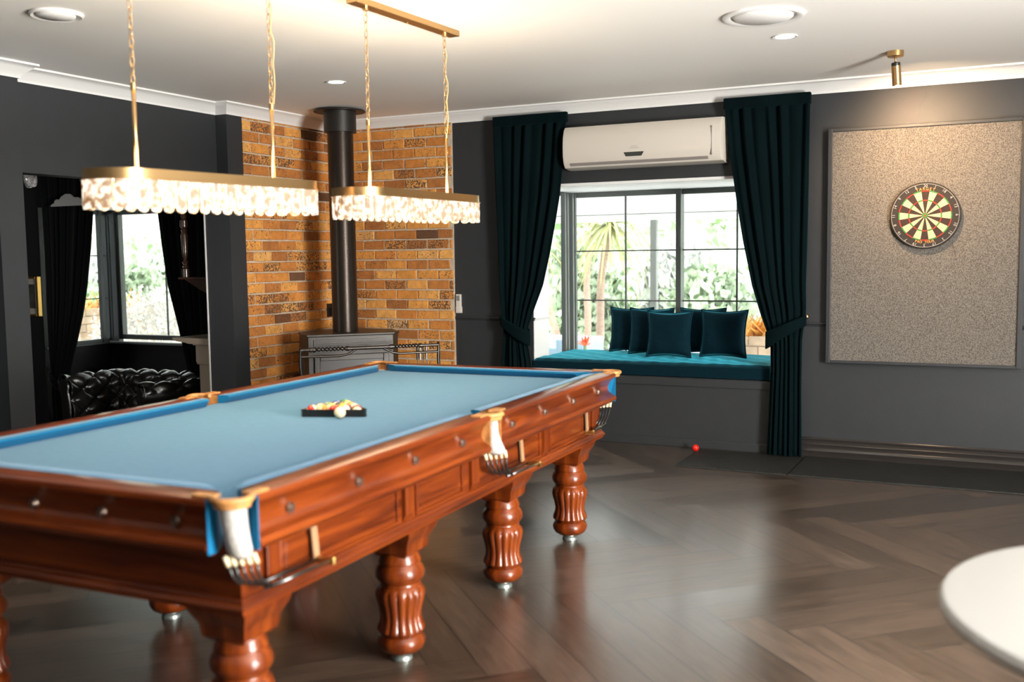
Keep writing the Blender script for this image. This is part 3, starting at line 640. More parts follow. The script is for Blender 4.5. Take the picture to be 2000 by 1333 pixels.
# ------------------------------------------------------------------ pendant lamps over the table
def make_pendant(cx, cy, ang, zr, name_label, proto=None):
    t = thing('pendant_lamp', name_label, 'pendant lamp', (cx, cy, ZC), ang, 'brass pendant lamps over the billiard table')
    S, B = .40, .14; z = zr - ZC
    def oval(k, n, off=0, s=S, bb=B):
        per = 4*s + 2*pi*bb; d = per*k/n
        if d < 2*s: return Vector((bb+off, -s+d, 0)), Vector((1,0,0))
        d -= 2*s
        if d < pi*bb: a = d/bb; return Vector(((bb+off)*cos(a), s+(bb+off)*sin(a), 0)), Vector((cos(a), sin(a), 0))
        d -= pi*bb
        if d < 2*s: return Vector((-bb-off, s-d, 0)), Vector((-1,0,0))
        d -= 2*s; a = pi + d/bb; return Vector(((bb+off)*cos(a), -s+(bb+off)*sin(a), 0)), Vector((cos(a), sin(a), 0))
    n = 72; b = MB()
    rg = []
    for off, zz in ((.000, .018), (.000, -.016), (.006, -.017), (.006, -.022), (-.012, -.022), (-.012, .018)):
        rg.append(b.ring([oval(k, n, off)[0] + Vector((0,0,z+zz)) for k in range(n)]))
    b.loft(rg + [rg[0]], caps=False); b.build('lamp_band', M_brass, t, smooth=45)
    b = MB()
    for y in (-.338, .338): b.box(-.135, .135, y-.010, y+.010, z+.004, z+.016)
    b.box(-.012, .012, -.52, .52, z+.004, z+.016); b.build('cross_bar', M_brass, t)
    b = MB(); b.prism([((B-.03)*cos(a)+0, 0) for a in (0,)]*0 or [(p.x, p.y) for p in [oval(k, 40, -.03)[0] for k in range(40)]], z-.012, z+.002, 'z')
    b.build('light_panel', mat('lamp_panel', (1,.9,.8), .5, emit=(1,.72,.42), estr=4), t)
    nd = 42; me = None
    for k in range(nd):
        p, nn = oval(k+.5, nd, -.006); tt = Vector((-nn.y, nn.x, 0))
        if me is None:
            b = MB(); hw, h = .026, .108; cr = []
            ol = [(-hw, 0), (hw, 0), (hw, -h+.022), (hw*.75, -h+.006), (hw*.3, -h), (-hw*.3, -h), (-hw*.75, -h+.006), (-hw, -h+.022)]
            b.loft([b.ring([(u*.8, -.006, v) for u, v in ol]), b.ring([(u, -.003, v) for u, v in ol]), b.ring([(u, .003, v) for u, v in ol]), b.ring([(u*.8, .006, v) for u, v in ol])])
            o = b.build('glass_drop', M_drop, t, smooth=40); me = o.data
        else:
            o = bpy.data.objects.new('glass_drop', me); col.objects.link(o); o.parent = t
        o.location = p + Vector((0, 0, z-.018)); o.rotation_euler = (0, 0, atan2(tt.y, tt.x))
    for y in (-.338, .338):
        MB().tube([(0, y, z+.016), (0, y, z+.325)], .0075, 10).build('rod', M_brass, t, smooth=180)
        MB().tube([(0, y, z+.32), (0, y, z+.345)], .011, 10).build('rod_collar', M_brass, t, smooth=60)
        b = MB(); zz = z+.34; L = -.03 - zz; nl = max(3, int(L/.034))
        for i in range(nl):
            c = zz + (i+.5)*L/nl; hl = L/nl*.62; pts = []
            for q in range(12):
                a = 2*pi*q/12; u = .0085*cos(a); v = hl*sin(a)
                pts.append((u, y, c+v) if i % 2 else (0, y+u, c+v))
            b.tube(pts, .0020, 5, True)
        b.build('chain', M_brass, t, smooth=180)
        MB().lathe([(.014, -.045), (.014, -.03)], (0, y, 0), 16).build('chain_collar', M_brass, t)
    b = MB(); pts = [(.006*sin(i*1.7), .338+.022*sin(pi*i/14)+.004*cos(i*2.1), z+.20+(-.05-(z+.20))*i/14) for i in range(15)]
    b.tube(pts, .0022, 6).build('flex_cord', mat('gold_flex', (.70,.50,.20), .5), t, smooth=180)
    MB().box(-.032, .032, -.44, .44, -.03, 0).build('ceiling_rose', M_brass, t, bevel=.002)
    MB().sphere((0, 0, -.035), .007, 10, 6).build('screw_cap', M_brass, t)
    l = bpy.data.lights.new('pendant_ceiling_fill', 'AREA'); l.shape = 'RECTANGLE'; l.size = .2; l.size_y = .8; l.energy = 2.2; l.color = (1, .86, .72)  # upward fill added over the pendant to brighten the ceiling
    o = bpy.data.objects.new('pendant_ceiling_fill', l); o.location = (cx, cy, zr+.022); o.rotation_euler = (pi, 0, -ang); col.objects.link(o)
    l = bpy.data.lights.new('pendant_light', 'AREA'); l.shape = 'RECTANGLE'; l.size = .16; l.size_y = .8; l.energy = 3.2; l.color = (1, .74, .46)
    o = bpy.data.objects.new('pendant_light', l); o.location = (cx, cy, zr-.03); o.rotation_euler = (0, 0, ang); col.objects.link(o)
    return t
make_pendant(-2.716, 4.41, -.058, 1.803, 'oval brass and glass pendant nearer the brick corner')
make_pendant(-2.89, 3.16, -.15, 1.812, 'oval brass and glass pendant at the left, hanging nearer the camera')

# ------------------------------------------------------------------ billiard table
TW, TL, TR = 1.538, 3.098, .0213
tcx = -1.7586 + cos(TR)*(-TW/2) - sin(TR)*(TL/2); tcy = 1.9654 + sin(TR)*(-TW/2) + cos(TR)*(TL/2)
T = thing('billiard_table', 'large mahogany billiard table with blue cloth and fluted legs', 'billiard table', (tcx, tcy, 0), TR)
HW, HL = TW/2, TL/2; BED = .838
MB().box(-HW+.10, HW-.10, -HL+.10, HL-.10, BED-.04, BED).build('playing_cloth', M_cloth, T)
MB().box(-HW+.12, HW-.12, -HL+.15, HL-.15, .56, BED-.04).build('slate_bed', W_y, T)
# rail sections: (start, end) between pockets on each side
G = .098; GM = .050
rail_pf = [(.098,.870), (.088,.8756), (.014,.8756), (.004,.872), (0,.865), (0,.856), (.005,.851), (.013,.848), (.020,.838), (.033,.824), (.040,.802), (.040,.785), (.032,.770), (.016,.760), (.010,.757), (.002,.753), (-.002,.746), (-.002,.738), (.004,.731), (.016,.727), (.026,.716), (.10,.716)]
cush_pf = [(.094,.874), (.118,.8755), (.140,.874), (.1465,.870), (.1475,.866), (.128,.846), (.118,BED-.002), (.094,BED-.002)]
def side_xf(side):
    # returns mapper (o, s, z) -> xyz; o inward offset from the outer face, s position along the side
    return {'R': lambda o, s, z: (HW-o, s, z), 'L': lambda o, s, z: (-HW+o, s, z), 'F': lambda o, s, z: (s, HL-o, z), 'N': lambda o, s, z: (s, -HL+o, z)}[side]
def extr(fn, prof, s0, s1, e0=0, e1=0, k=.094):
    b = MB(); b.loft([b.ring([fn(o, s0 + e0*max(0, o-k), z) for o, z in prof]), b.ring([fn(o, s1 - e1*max(0, o-k), z) for o, z in prof])]); return b
segs = [('R', -HL+G, -GM), ('R', GM, HL-G), ('L', -HL+G, -GM), ('L', GM, HL-G), ('N', -HW+G, HW-G), ('F', -HW+G, HW-G)]
for side, s0, s1 in segs:
    fn = side_xf(side); mw = W_y if side in 'RL' else W_x
    rail = extr(fn, rail_pf, s0, s1, .60 if abs(s0) > .1 else .1, .60 if abs(s1) > .1 else .1, .040).build('rail', mw, T, smooth=30)
    cor0, cor1 = abs(s0) > .1, abs(s1) > .1
    extr(fn, cush_pf, s0 + (.035 if cor0 else 0), s1 - (.035 if cor1 else 0), 1.6 if cor0 else .3, 1.6 if cor1 else .3).build('cushion', M_cush, T, smooth=40)
    # blue cloth turned over the cut ends of the rail
    for e, sg in ((s0, -1), (s1, 1)):
        cpf = [(.003,.724), (.003,.868), (.010,.8735), (.040,.8735), (.096,.8735), (.096,.724), (.040,.724)]; kk = .60 if abs(e) > .1 else .1; b = MB(); b.loft([b.ring([fn(o, e - sg*kk*max(0, o-.040), z) for o, z in cpf]), b.ring([fn(o, e + sg*(.004 - kk*max(0, o-.040)), z) for o, z in cpf])]); b.build('cloth_end', M_cush if abs(e) > .1 else M_leather, T)
    n = 4 if side in 'RL' else 5
    for i in range(n):
        s = s0 + (i+.5)*(s1-s0)/n; p = Vector(fn(.040, s, .795)); q = Vector(fn(.012, s, .795)); d = (q-p).normalized()
        b = MB(); lathe_dir(b, [(.0165, 0), (.0165, .009), (.014, .012), (.0115, .0095), (.0095, .016), (.001, .018)], p, d, 16); b.build('rail_bolt', mat('bronze_bolt', (.26,.19,.15), .3, .9), T, smooth=50)
# apron (frame) with raised panels, pilasters and mouldings
IN = {'R': .085, 'L': .085, 'N': .115, 'F': .115}; half = {'R': HL-.115, 'L': HL-.115, 'N': HW-.085, 'F': HW-.085}
for side in 'RLNF':
    fn = side_xf(side); o0 = IN[side]; h = half[side]; mw = W_y if side in 'RL' else W_x
    b = MB(); pf = [(o0, .72), (o0, .565), (o0+.035, .565), (o0+.035, .72)]
    hh = h if side in 'RL' else h-.036
    b.loft([b.ring([fn(o, -hh, z) for o, z in pf]), b.ring([fn(o, hh, z) for o, z in pf])]); ap = b.build('apron', mw, T)
    panels = []
    if side in 'RL': stiles = [-.98*h, -.58*h, -.08*h, .10*h, .60*h, .98*h]; panels = [(-1.27, -.62), (-.50, -.14), (.22, .62), (.74, 1.27)]
    else: panels = []
    for a, c in panels:
        b = MB()
        for k, (mrg, dep) in enumerate(((0, .004), (.010, .010), (.020, .004))):
            pass
        z0, z1 = .578, .706; m = .011
        def barr(a0, a1, zz0, zz1, d): 
            q = [(o0-d, zz0), (o0-d, zz1), (o0+.002, zz1), (o0+.002, zz0)]
            b.loft([b.ring([fn(o, a0, z) for o, z in q]), b.ring([fn(o, a1, z) for o, z in q])])
        barr(a, c, z0, z0+m, .008); barr(a, c, z1-m, z1, .008); barr(a, a+m, z0+m, z1-m, .008); barr(c-m, c, z0+m, z1-m, .008)
        barr(a+.03, c-.03, z0+.026, z0+.032, .006)
        barr(a+.03, c-.03, z0+.032, z1-.028, .003)
        b.build('apron_panel', mw, ap, bevel=.003)
    if side in 'RL':
        for s in (-.56, .68, -.05 if side == 'R' else .0, 1.31, -1.31):
            b = MB(); q = [(o0-.017, .60), (o0-.017, .716), (o0+.004, .716), (o0+.004, .565), (o0-.002, .572)]
            wv = .030
            b.loft([b.ring([fn(o, s-wv, z) for o, z in q]), b.ring([fn(o, s+wv, z) for o, z in q])]); b.build('pilaster', W_z, ap, bevel=.003)
    pf = [(o0+.02, .572), (o0-.004, .572), (o0-.010, .567), (o0-.012, .560), (o0-.018, .556), (o0-.022, .548), (o0-.020, .541), (o0-.014, .538), (o0-.014, .530), (o0+.02, .528)]
    ho = h + .012
    b = MB(); b.loft([b.ring([fn(o, -h-(o0-o), z) for o, z in pf]), b.ring([fn(o, h+(o0-o), z) for o, z in pf])]); b.build('base_moulding', mw, T, smooth=35)
# legs
def leg_mesh():
    b = MB()
    flu = lambda a, h: 1 + (.090*abs(sin(8*a))**.7 - .065)*max(0, min(1, (h-.105)/.02, (.285-h)/.02))
    prof = [(.040,.030), (.060,.034), (.078,.045), (.088,.062), (.090,.078), (.084,.092), (.074,.100), (.072,.104)]
    b.lathe(prof, segs=48)
    pr = [(.074,.100), (.080,.108), (.088,.120), (.086,.132), (.078,.150), (.075,.175), (.080,.205), (.088,.235), (.091,.255), (.088,.272), (.078,.284), (.072,.290)]
    b.lathe(pr, segs=96, mod=flu)
    b.lathe([(.072,.286), (.076,.292), (.074,.298), (.080,.306), (.090,.320), (.092,.338), (.086,.356), (.076,.368), (.074,.372), (.079,.376), (.078,.384), (.075,.392), (.070,.412), (.058,.428), (.050,.435)], segs=48)
    rings = []
    for hw, z in ((.060,.405), (.076,.420), (.079,.440), (.080,.455), (.087,.470), (.098,.488), (.104,.505), (.106,.5275)):
        rings.append(b.ring([(sx*hw, sy*hw, z) for sx, sy in ((-1,-1),(1,-1),(1,1),(-1,1))]))
    b.loft(rings)
    return b
lm = None
for u in (-HW+.2076, HW-.2076):
    for v in (.25, 1.138, 2.026, 2.914-.062):
        if lm is None: o = leg_mesh().build('leg', W_z, T, smooth=38); lm = o
        else: o = lm.copy(); col.objects.link(o)
        o.location = (u, v-HL, 0)
        f = MB().lathe([(.030,.034), (.030,.022), (.036,.018), (.040,.010), (.040,.0015), (.012,.001)], segs=28, mod=lambda a, h: 1 + .05*sin(14*a)).build('foot', M_steel, o, smooth=30)
# pockets
def pocket(u, v, du, dv, run, corner):
    """du, dv point outward from the table; run = direction (along v) in which the ball rails lead"""
    c = Vector((u, v, 0)); out = Vector((du, dv, 0)).normalized(); tan = Vector((-out.y, out.x, 0))
    r = .050
    b = MB(); pts = []; rad = []
    n = 18
    for i in range(n+1):
        a = -2.1 + 4.2*i/n
        p = c + out*cos(a)*r + tan*sin(a)*r; pts.append((p.x, p.y, .872)); rad.append(.0095)
    for s_ in (-1, 1):                    # ears nailed on top of the rails
        pass
    b.tube(pts, rad, 8)
    if corner:
        e1, e2 = Vector((0, -dv, 0)).normalized(), Vector((-du, 0, 0)).normalized()
        for e, o_ in ((e1, Vector((du,0,0)).normalized()), (e2, Vector((0,dv,0)).normalized())):
            q = Vector((u, v, .8775)) + o_*.02 + e*.07; b.obox(q, e, Vector((-e.y, e.x, 0)), (0,0,1), .035, .018, .003)
    else:
        for sg in (-1, 1): b.obox(c + Vector((0,0,.8775)) + tan*sg*.082 - out*.004, tan, out, (0,0,1), .030, .022, .003)
    pk = b.build('pocket', M_leather, T, smooth=60)
    b = MB()
    def liner(uu, vv): a = -1.75 + 3.5*uu; p = c + out*cos(a)*(.047+.004*vv) + tan*sin(a)*(.047+.004*vv); return (p.x, p.y, (.806 if du < 0 else .850) + (.066 if du < 0 else .022)*vv)
    b.grid(liner, 20, 4); b.build('pocket_liner', M_leather, pk, smooth=180, solid=.003)
    # net: bag hanging outside and below the mouth
    bag = c + out*(.012 if dv < 0 or not corner else -.030)
    def net(uu, vv):
        a = 2*pi*uu; z = (.866 if du > 0 else .836) - .158*vv
        rr = ((.034 if dv < 0 else .028) - .004*vv) if corner else (.020 + .024*max(0, (vv-.45)/.55)**1.2); rr *= (1 if vv < .9 else 1-(vv-.9)*3); k = Vector((0, run, 0))*.030*vv**2
        p = bag + out*cos(a)*rr + tan*sin(a)*rr*(1 if not corner else 1) + k
        return (p.x, p.y, z)
    b = MB(); b.grid(net, 28, 14, cu=True)
    b.build('net', M_net, pk, smooth=180, solid=.004)
    # prongs and rails
    sx = 1 if du > 0 else (-1 if du < 0 else 0)
    root_c = bag + Vector((0, run*.03, 0))
    b = MB(); bt = MB()
    fan = (tan if dv*du < 0 else out) if corner else out*.7 + tan
    offs = (-.036, -.019, .0, .020, .038)
    ends = []
    for i, t in enumerate(offs):
        st = root_c + fan*t + Vector((0, -.012*run, .716)); 
        p1 = root_c + fan*t + Vector((0, 0, .688)); p2 = root_c + fan*t*.8 + Vector((0, .030*run, .632)); p3 = root_c + Vector((sx*(t*.8), .085*run, .606))
        b.tube([p1, (p1+p2)/2 + Vector((0, -run*.006, -.003)), p2, p3], .0048, 8); bt.tube([st, p1], .0070, 8)
    b.build('prong', M_blkleather, pk, smooth=180); bt.build('prong_tip', M_ivory, pk, smooth=180)
    for t, z0 in ((-.020, .598), (.036, .604)): MB().sphere(root_c + Vector((sx*t, (.36 if not (v > .5) else .26)*run, z0)), .009, 12, 8).build('rail_knob', M_gold, pk, smooth=180)
    L0, L1 = .075, .36 if not (v > .5) else .26
    for t, z0 in ((-.020, .606), (.012, .602), (.036, .612)):
        b = MB(); b.tube([root_c + Vector((sx*t, L0*run, z0)), root_c + Vector((sx*t, L1*run, z0-.008))], .0058, 8); b.build('ball_rail', mat('glossy_black_leather', (.010,.009,.008), .2, coat=1), pk, smooth=180)
    e = root_c + Vector((sx*.008, L1*run, .598)); 
    MB().obox(e, (1,0,0), (0,1,0), (0,0,1), .036, .008, .010).build('rail_bracket', M_gold, pk, bevel=.003)
    # strap from the apron down to the rail end
    ax = abs(HW-.070); a0 = Vector((sx*ax, e.y - .005*run, .716)); b = MB(); a1 = Vector((sx*(ax+.006), e.y, .607))
    b.obox((a0+a1)/2, (0,1,0), (a1-a0).cross(Vector((0,1,0))).normalized(), (a1-a0).normalized(), .014, .003, (a1-a0).length/2+.004)
    b.build('strap', mat('tan_strap', (.30,.17,.085), .5), pk)
pocket(HW-.048, -HL+.048, 1, -1, 1, True); pocket(HW-.030, 0, 1, 0, 1, False); pocket(HW-.048, HL-.048, 1, 1, -1, True)
pocket(-HW+.048, -HL+.048, -1, -1, 1, True); pocket(-HW+.030, 0, -1, 0, 1, False); pocket(-HW+.048, HL-.048, -1, 1, -1, True)

# ------------------------------------------------------------------ balls in their triangle
ZB = BED; rb = .0236
tc_ = Vector((-2.528, 3.492, ZB))
tri = thing('ball_rack', 'black plastic triangle rack holding balls on the blue cloth', 'rack', tuple(tc_), 0)
ax = Vector((.9325, .361, 0)).normalized(); ay = Vector((-ax.y, ax.x, 0))   # front side of the triangle faces the room
s_ = 2*rb*1.01; rows = []; front = tc_ - ay*.105 
for r_ in range(5):
    for k in range(5-r_): rows.append(front + ax*((k-(4-r_)/2)*s_) + ay*(rb+.004 + r_*s_*.866))
inr = 2*s_ + rb*1.75 + .006
A_ = front - ax*(inr) ; B_ = front + ax*(inr); C_ = front + ay*(inr*sqrt(3))
b = MB(); tp = []
def tri_ring(scale, z):
    cen = (A_+B_+C_)/3; out = []
    for P, Q, O in ((A_, B_, C_), (B_, C_, A_), (C_, A_, B_)):
        for t in (.90, ): pass
        pa, pb = P + (Q-P)*.06, P + (Q-P)*.94
        out += [cen + (pa-cen)*scale - tc_, cen + (pb-cen)*scale - tc_]
    return [(p.x, p.y, z) for p in out]
rg = [b.ring(tri_ring(1.0, .001)), b.ring(tri_ring(1.0, .030)), b.ring(tri_ring(1.035, .032)), b.ring(tri_ring(1.035, .027)), b.ring(tri_ring(1.02, .001))]
b = MB(); rg = [b.ring(tri_ring(s, z)) for s, z in ((1.0,.001), (1.0,.030), (1.05,.032), (1.05,.028), (1.03,.026), (1.03,.001))]
b.loft(rg + [rg[0]], caps=False); b.build('rack_frame', mat('black_rack_plastic', (.008,.008,.008), .35), tri)
M_bw = mat('ivory_ball', (.78,.66,.42), .12, coat=.5)
bc = {'red': (.55,.02,.01), 'orange': (.75,.22,.02), 'yellow': (.80,.50,.05), 'green': (.02,.16,.05), 'blue': (.02,.06,.30), 'purple': (.10,.03,.14), 'maroon': (.22,.02,.01), 'black': (.01,.01,.01)}
balls = [('red','striped'), ('orange','striped'), ('red','solid'), ('purple','striped'), ('maroon','striped'),
         ('orange','striped'), ('yellow','striped'), ('yellow','solid'), ('brown','striped'), ('green','striped'), ('black','solid'), ('orange','solid'), ('blue','striped'), ('yellow','striped'), ('green','solid')]
bc['brown'] = (.20,.08,.03)
place = ['at the left front corner', 'second in the front row', 'in the middle of the front row', 'fourth in the front row, behind the cue ball', 'at the right front corner', 'left in the second row', 'second in the second row', 'third in the second row', 'right in the second row', 'left in the third row', 'in the middle of the third row', 'right in the third row', 'left in the fourth row', 'right in the fourth row', 'at the rear corner']
def ball_mesh():
    me = MB().sphere((0,0,0), rb, 28, 18); return me
for i, p in enumerate(rows):
    c, kd = balls[i]; b = MB()
    b.sphere((0,0,0), rb, 28, 18); bm = b.bm
    for f in bm.faces: f.material_index = (1 if abs(f.calc_center_median().z) > rb*.52 else 0) if kd == 'striped' else 0
    o = b.build('billiard_ball', [mat('ball_'+c, bc[c], .12, coat=.5), M_bw], smooth=180)
    lift = .0006
    o.location = (p.x, p.y, ZB+rb+lift); o.rotation_euler = (random.uniform(0,3), random.uniform(0,3), random.uniform(0,3))
    tag(o, '%s %s ball %s of the rack' % (kd, c, place[i]), 'ball', 'balls in the triangle rack')
cb = MB().sphere((0,0,0), rb*1.03, 28, 18).build('cue_ball', M_bw, smooth=180); q = front + ax*.04 - ay*(rb*1.03+.016)
cb.location = (q.x, q.y, ZB+rb*1.03+.001); tag(cb, 'plain cream cue ball just in front of the rack', 'ball')
rbx = MB().sphere((0,0,0), .026, 24, 14).build('billiard_ball', mat('red_ball', (.75,.015,.01), .15, coat=.4), smooth=180); rbx.location = (-2.07, 7.375, .0265)
tag(rbx, 'single red ball on the floor below the window seat', 'ball')

# ------------------------------------------------------------------ floor mats and white table
o = MB().box(-2.06, -1.285, 6.785, 7.44, .0005, .008).build('floor_mat', M_mat, bevel=.002); tag(o, 'shorter black rubber floor mat by the window seat', 'mat', 'rubber floor mats')
o = MB().box(-1.270, .95, 6.785, 7.46, .0005, .010).build('floor_mat', M_mat, bevel=.002); tag(o, 'longer black rubber floor mat below the dartboard', 'mat', 'rubber floor mats')
wt = thing('side_table', 'round white table at the right edge, closest to the camera', 'table', (.465, 2.398, 0))
MB().lathe([(.001,.715), (.56,.715), (.578,.722), (.580,.735), (.572,.748), (.56,.750), (.001,.750)], segs=96).build('tabletop', M_white, wt, smooth=40)
MB().lathe([(.035,.015), (.03,.05), (.028,.70), (.10,.714)], segs=24).build('pedestal', M_white, wt, smooth=40)
MB().lathe([(.001,.0), (.24,.0), (.24,.010), (.05,.02)], segs=40).build('foot', M_white, wt, smooth=40)

# ------------------------------------------------------------------ wood heater, flue and iron rail
HC = Vector((-4.89, 6.87, 0)); 
st = thing('wood_heater', 'dark iron corner wood heater standing on the floor', 'wood heater', (HC.x, HC.y, 0), pi/4)
# local x = along the front (towards the right), local y = towards the corner
outl = [(-.355,-.27), (.355,-.27), (.415,-.17), (.415,.10), (.20,.30), (-.20,.30), (-.378,.10), (-.378,-.17)]
def poly(b, pts, z0, z1, s=1): b.loft([b.ring([(x*s, y*s, z0) for x, y in pts]), b.ring([(x*s, y*s, z1) for x, y in pts])])
b = MB(); poly(b, outl, .10, .872, .97); b.build('firebox', M_cast, st, bevel=.004)
b = MB(); poly(b, outl, .872, .890, 1.0); b.build('top_plate', M_cast, st, bevel=.004)
b = MB(); poly(b, outl, 0, .10, .90); b.build('plinth', M_blkmetal, st)
b = MB(); b.box(-.30, .30, -.275, -.258, .745, .845)
for i in range(5): b.box(-.285, .285, -.283, -.272, .757+i*.017, .764+i*.017)
b.build('louvre_panel', M_cast, st)
b = MB(); b.box(-.30, -.255, -.290, -.258, .20, .725).box(.255, .30, -.290, -.258, .20, .725).box(-.255, .255, -.290, -.258, .20, .25).box(-.255, .255, -.290, -.258, .68, .725)
dd = b.build('door', M_cast, st, bevel=.004)
MB().box(-.255, .255, -.276, -.270, .25, .68).build('door_glass', M_glassdark, dd)
MB().tube([(.275,-.29,.50), (.275,-.33,.50), (.275,-.33,.42)], .008, 8).build('door_handle', M_chrome, dd)
fl = thing('flue_pipe', 'black perforated flue pipe rising from the wood heater to the ceiling', 'flue', (HC.x, HC.y, .890))
def perf_mat():
    m = bpy.data.materials.new('perforated_flue'); m.use_nodes = True; nt = m.node_tree; b = nt.nodes['Principled BSDF']; N = nt.nodes.new; L = nt.links.new
    b.inputs['Roughness'].default_value = .33; b.inputs['Metallic'].default_value = .75; b.inputs['Base Color'].default_value = (.03,.024,.019,1)
    tc = N('ShaderNodeTexCoord'); sp_ = N('ShaderNodeSeparateXYZ'); L(tc.outputs['Object'], sp_.inputs[0])
    at = N('ShaderNodeMath'); at.operation = 'ARCTAN2'; L(sp_.outputs[1], at.inputs[0]); L(sp_.outputs[0], at.inputs[1])
    cb_ = N('ShaderNodeCombineXYZ'); L(at.outputs[0], cb_.inputs[0])
    mz = N('ShaderNodeMath'); mz.operation = 'MULTIPLY'; L(sp_.outputs[2], mz.inputs[0]); mz.inputs[1].default_value = 1/.104; L(mz.outputs[0], cb_.inputs[1])
    mp = N('ShaderNodeMapping'); mp.inputs['Scale'].default_value = (11, 11, 1); mp.inputs['Rotation'].default_value = (0, 0, pi/4); L(cb_.outputs[0], mp.inputs[0])
    v = N('ShaderNodeTexVoronoi'); v.inputs['Randomness'].default_value = 0; v.inputs['Scale'].default_value = 1; v.voronoi_dimensions = '2D'; L(mp.outputs[0], v.inputs['Vector'])
    mr = N('ShaderNodeMapRange'); mr.inputs[1].default_value = .22; mr.inputs[2].default_value = .32; L(v.outputs[0], mr.inputs[0])
    mx = N('ShaderNodeMix'); mx.data_type = 'RGBA'; L(mr.outputs[0], mx.inputs[0]); mx.inputs[6].default_value = (.004,.003,.003,1); mx.inputs[7].default_value = (.045,.034,.026,1); L(mx.outputs[2], b.inputs['Base Color'])
    bp = N('ShaderNodeBump'); bp.inputs['Strength'].default_value = .8; bp.inputs['Distance'].default_value = .003; L(mr.outputs[0], bp.inputs['Height']); L(bp.outputs[0], b.inputs['Normal'])
    return m
MB().lathe([(.104, 0), (.104, 1.64)], segs=64).build('pipe', perf_mat(), fl, smooth=50)
M_flue = mat('matt_black_flue', (.018,.015,.013), .45, .3)
MB().lathe([(.112, 1.62), (.131, 1.62), (.131, 1.79), (.112, 1.79)], segs=64).build('collar', M_flue, fl, smooth=50)
MB().lathe([(.13, 1.785), (.208, 1.785), (.210, 1.790), (.205, 1.796), (.13, 1.797)], segs=64).build('ceiling_plate', M_flue, fl, smooth=50)

gr = thing('fire_tool_rail', 'wrought iron rail with twisted top bar in front of the wood heater', 'rail', (-4.42, 6.40, 0), pi/4)
M_iron = mat('wrought_iron', (.055,.048,.042), .30, .7, bump=(70,.3))
zt_, x0_, x1_ = .806, -.455, .615
for a, c, rr_ in ((x0_, -.36, .012), (-.10, .25, .0145), (.465, x1_, .012)): MB().tube([(a, 0, zt_), (c, 0, zt_)], rr_, 10).build('top_bar', M_iron, gr, smooth=60)
for x in (-.378, -.355, -.095, .232, .248, .472): MB().tube([(x-.008, 0, zt_), (x+.008, 0, zt_)], .0195, 10).build('bar_collar', M_iron, gr, smooth=60)
for a, c in ((-.36, -.095), (.245, .475)):
    b = MB(); rings = []; n = 60
    for i in range(n+1):
        x = a + (c-a)*i/n; ph = 2*pi*4.5*i/n; rings.append(b.ring([(x, (.0185 if k % 4 == 0 else .0105)*cos(2*pi*k/8+ph), zt_ + (.0185 if k % 4 == 0 else .0105)*sin(2*pi*k/8+ph)) for k in range(8)]))
    b.loft(rings); b.build('twisted_bar', M_iron, gr, smooth=30)
for pts in ([(x0_, 0, .755), (-.16, 0, .752), (-.09, 0, .765), (-.045, 0, .793), (-.03, 0, .803)], [(x1_, 0, .752), (.31, 0, .750), (.25, 0, .760), (.19, 0, .790), (.17, 0, .803)]):
    MB().tube(pts, .0095, 8).build('lower_bar', M_iron, gr, smooth=60)
for x, dx in ((x0_, .012), (x1_, .012)):
    MB().tube([(x, 0, zt_+.004), (x-.004, 0, .70), (x+dx, -.02, .35), (x+dx, -.03, .0)], .011, 8).build('leg', M_iron, gr, smooth=60)
    MB().tube([(x, 0, zt_+.02), (x+.03, .10, .55), (x+.04, .16, .0)], .010, 8).build('leg', M_iron, gr, smooth=60)
for k, dx in enumerate((0, .022, .05, .075)):
    p = Vector((-4.42, 6.40, 0)) + Vector((.7071, .7071, 0))*(.455+dx) + Vector((-.7071, .7071, 0))*.05
    t = thing('fire_tool', 'iron fire tool hanging from the rail right of the heater', 'fire tool', (p.x, p.y, 0), 0, 'fire tools on the iron rail')
    MB().tube([(0, 0, .79), (0, 0, .30)], .004, 6).build('shaft', M_iron, t, smooth=60)
    MB().tube([(0, 0, .80), (0, 0, .69)], .008, 8).build('handle', M_chrome if k in (1, 3) else M_iron, t, smooth=60)

# ------------------------------------------------------------------ things in the sunken room
pfm = thing('picture_frame', 'small picture in a gilt frame on the black wall', 'picture', (-9.42, YB, 1.125))
MB().box(-.14, .10, -.018, -.004, -.19, .19).build('mount_board', mat('cream_mount', (.36,.33,.28), .8), pfm)
MB().box(-.09, .05, -.0195, -.017, -.13, .13).build('picture', mat('dark_print', (.05,.05,.045), .5, nz=(12,.5)), pfm)
b = MB(); b.box(.10, .135, -.05, -.002, -.215, .215).box(-.175, -.14, -.05, -.002, -.215, .215).box(-.14, .10, -.05, -.002, .19, .215).box(-.14, .10, -.05, -.002, -.215, -.19)
b.build('gilt_frame', M_gold, pfm, bevel=.006)
sw = MB().box(-.035, .035, -.010, -.001, -.06, .06).build('light_switch', M_ac, bevel=.003); sw.location = (-9.17, YB, .60); tag(sw, 'pale light switch plate between gilt frame and black curtain', 'switch')
cl = MB(); pts = [(-.15, 0), (.30, 0), (.30, .06), (.25, .085), (.19, .085), (.14, .12), (.07, .125), (.01, .10), (-.03, .065), (-.06, .075), (-.09, .06), (-.10, .035), (-.135, .025), (-.155, .01)]
cl.prism(pts, -.02, -.002, 'y'); o = cl.build('cloud_ornament', mat('pale_grey_paint', (.42,.42,.40), .6), bevel=.003); o.location = (-8.74, 7.38, 2.062); tag(o, 'pale cloud-shaped ornament high beside the far window', 'ornament')
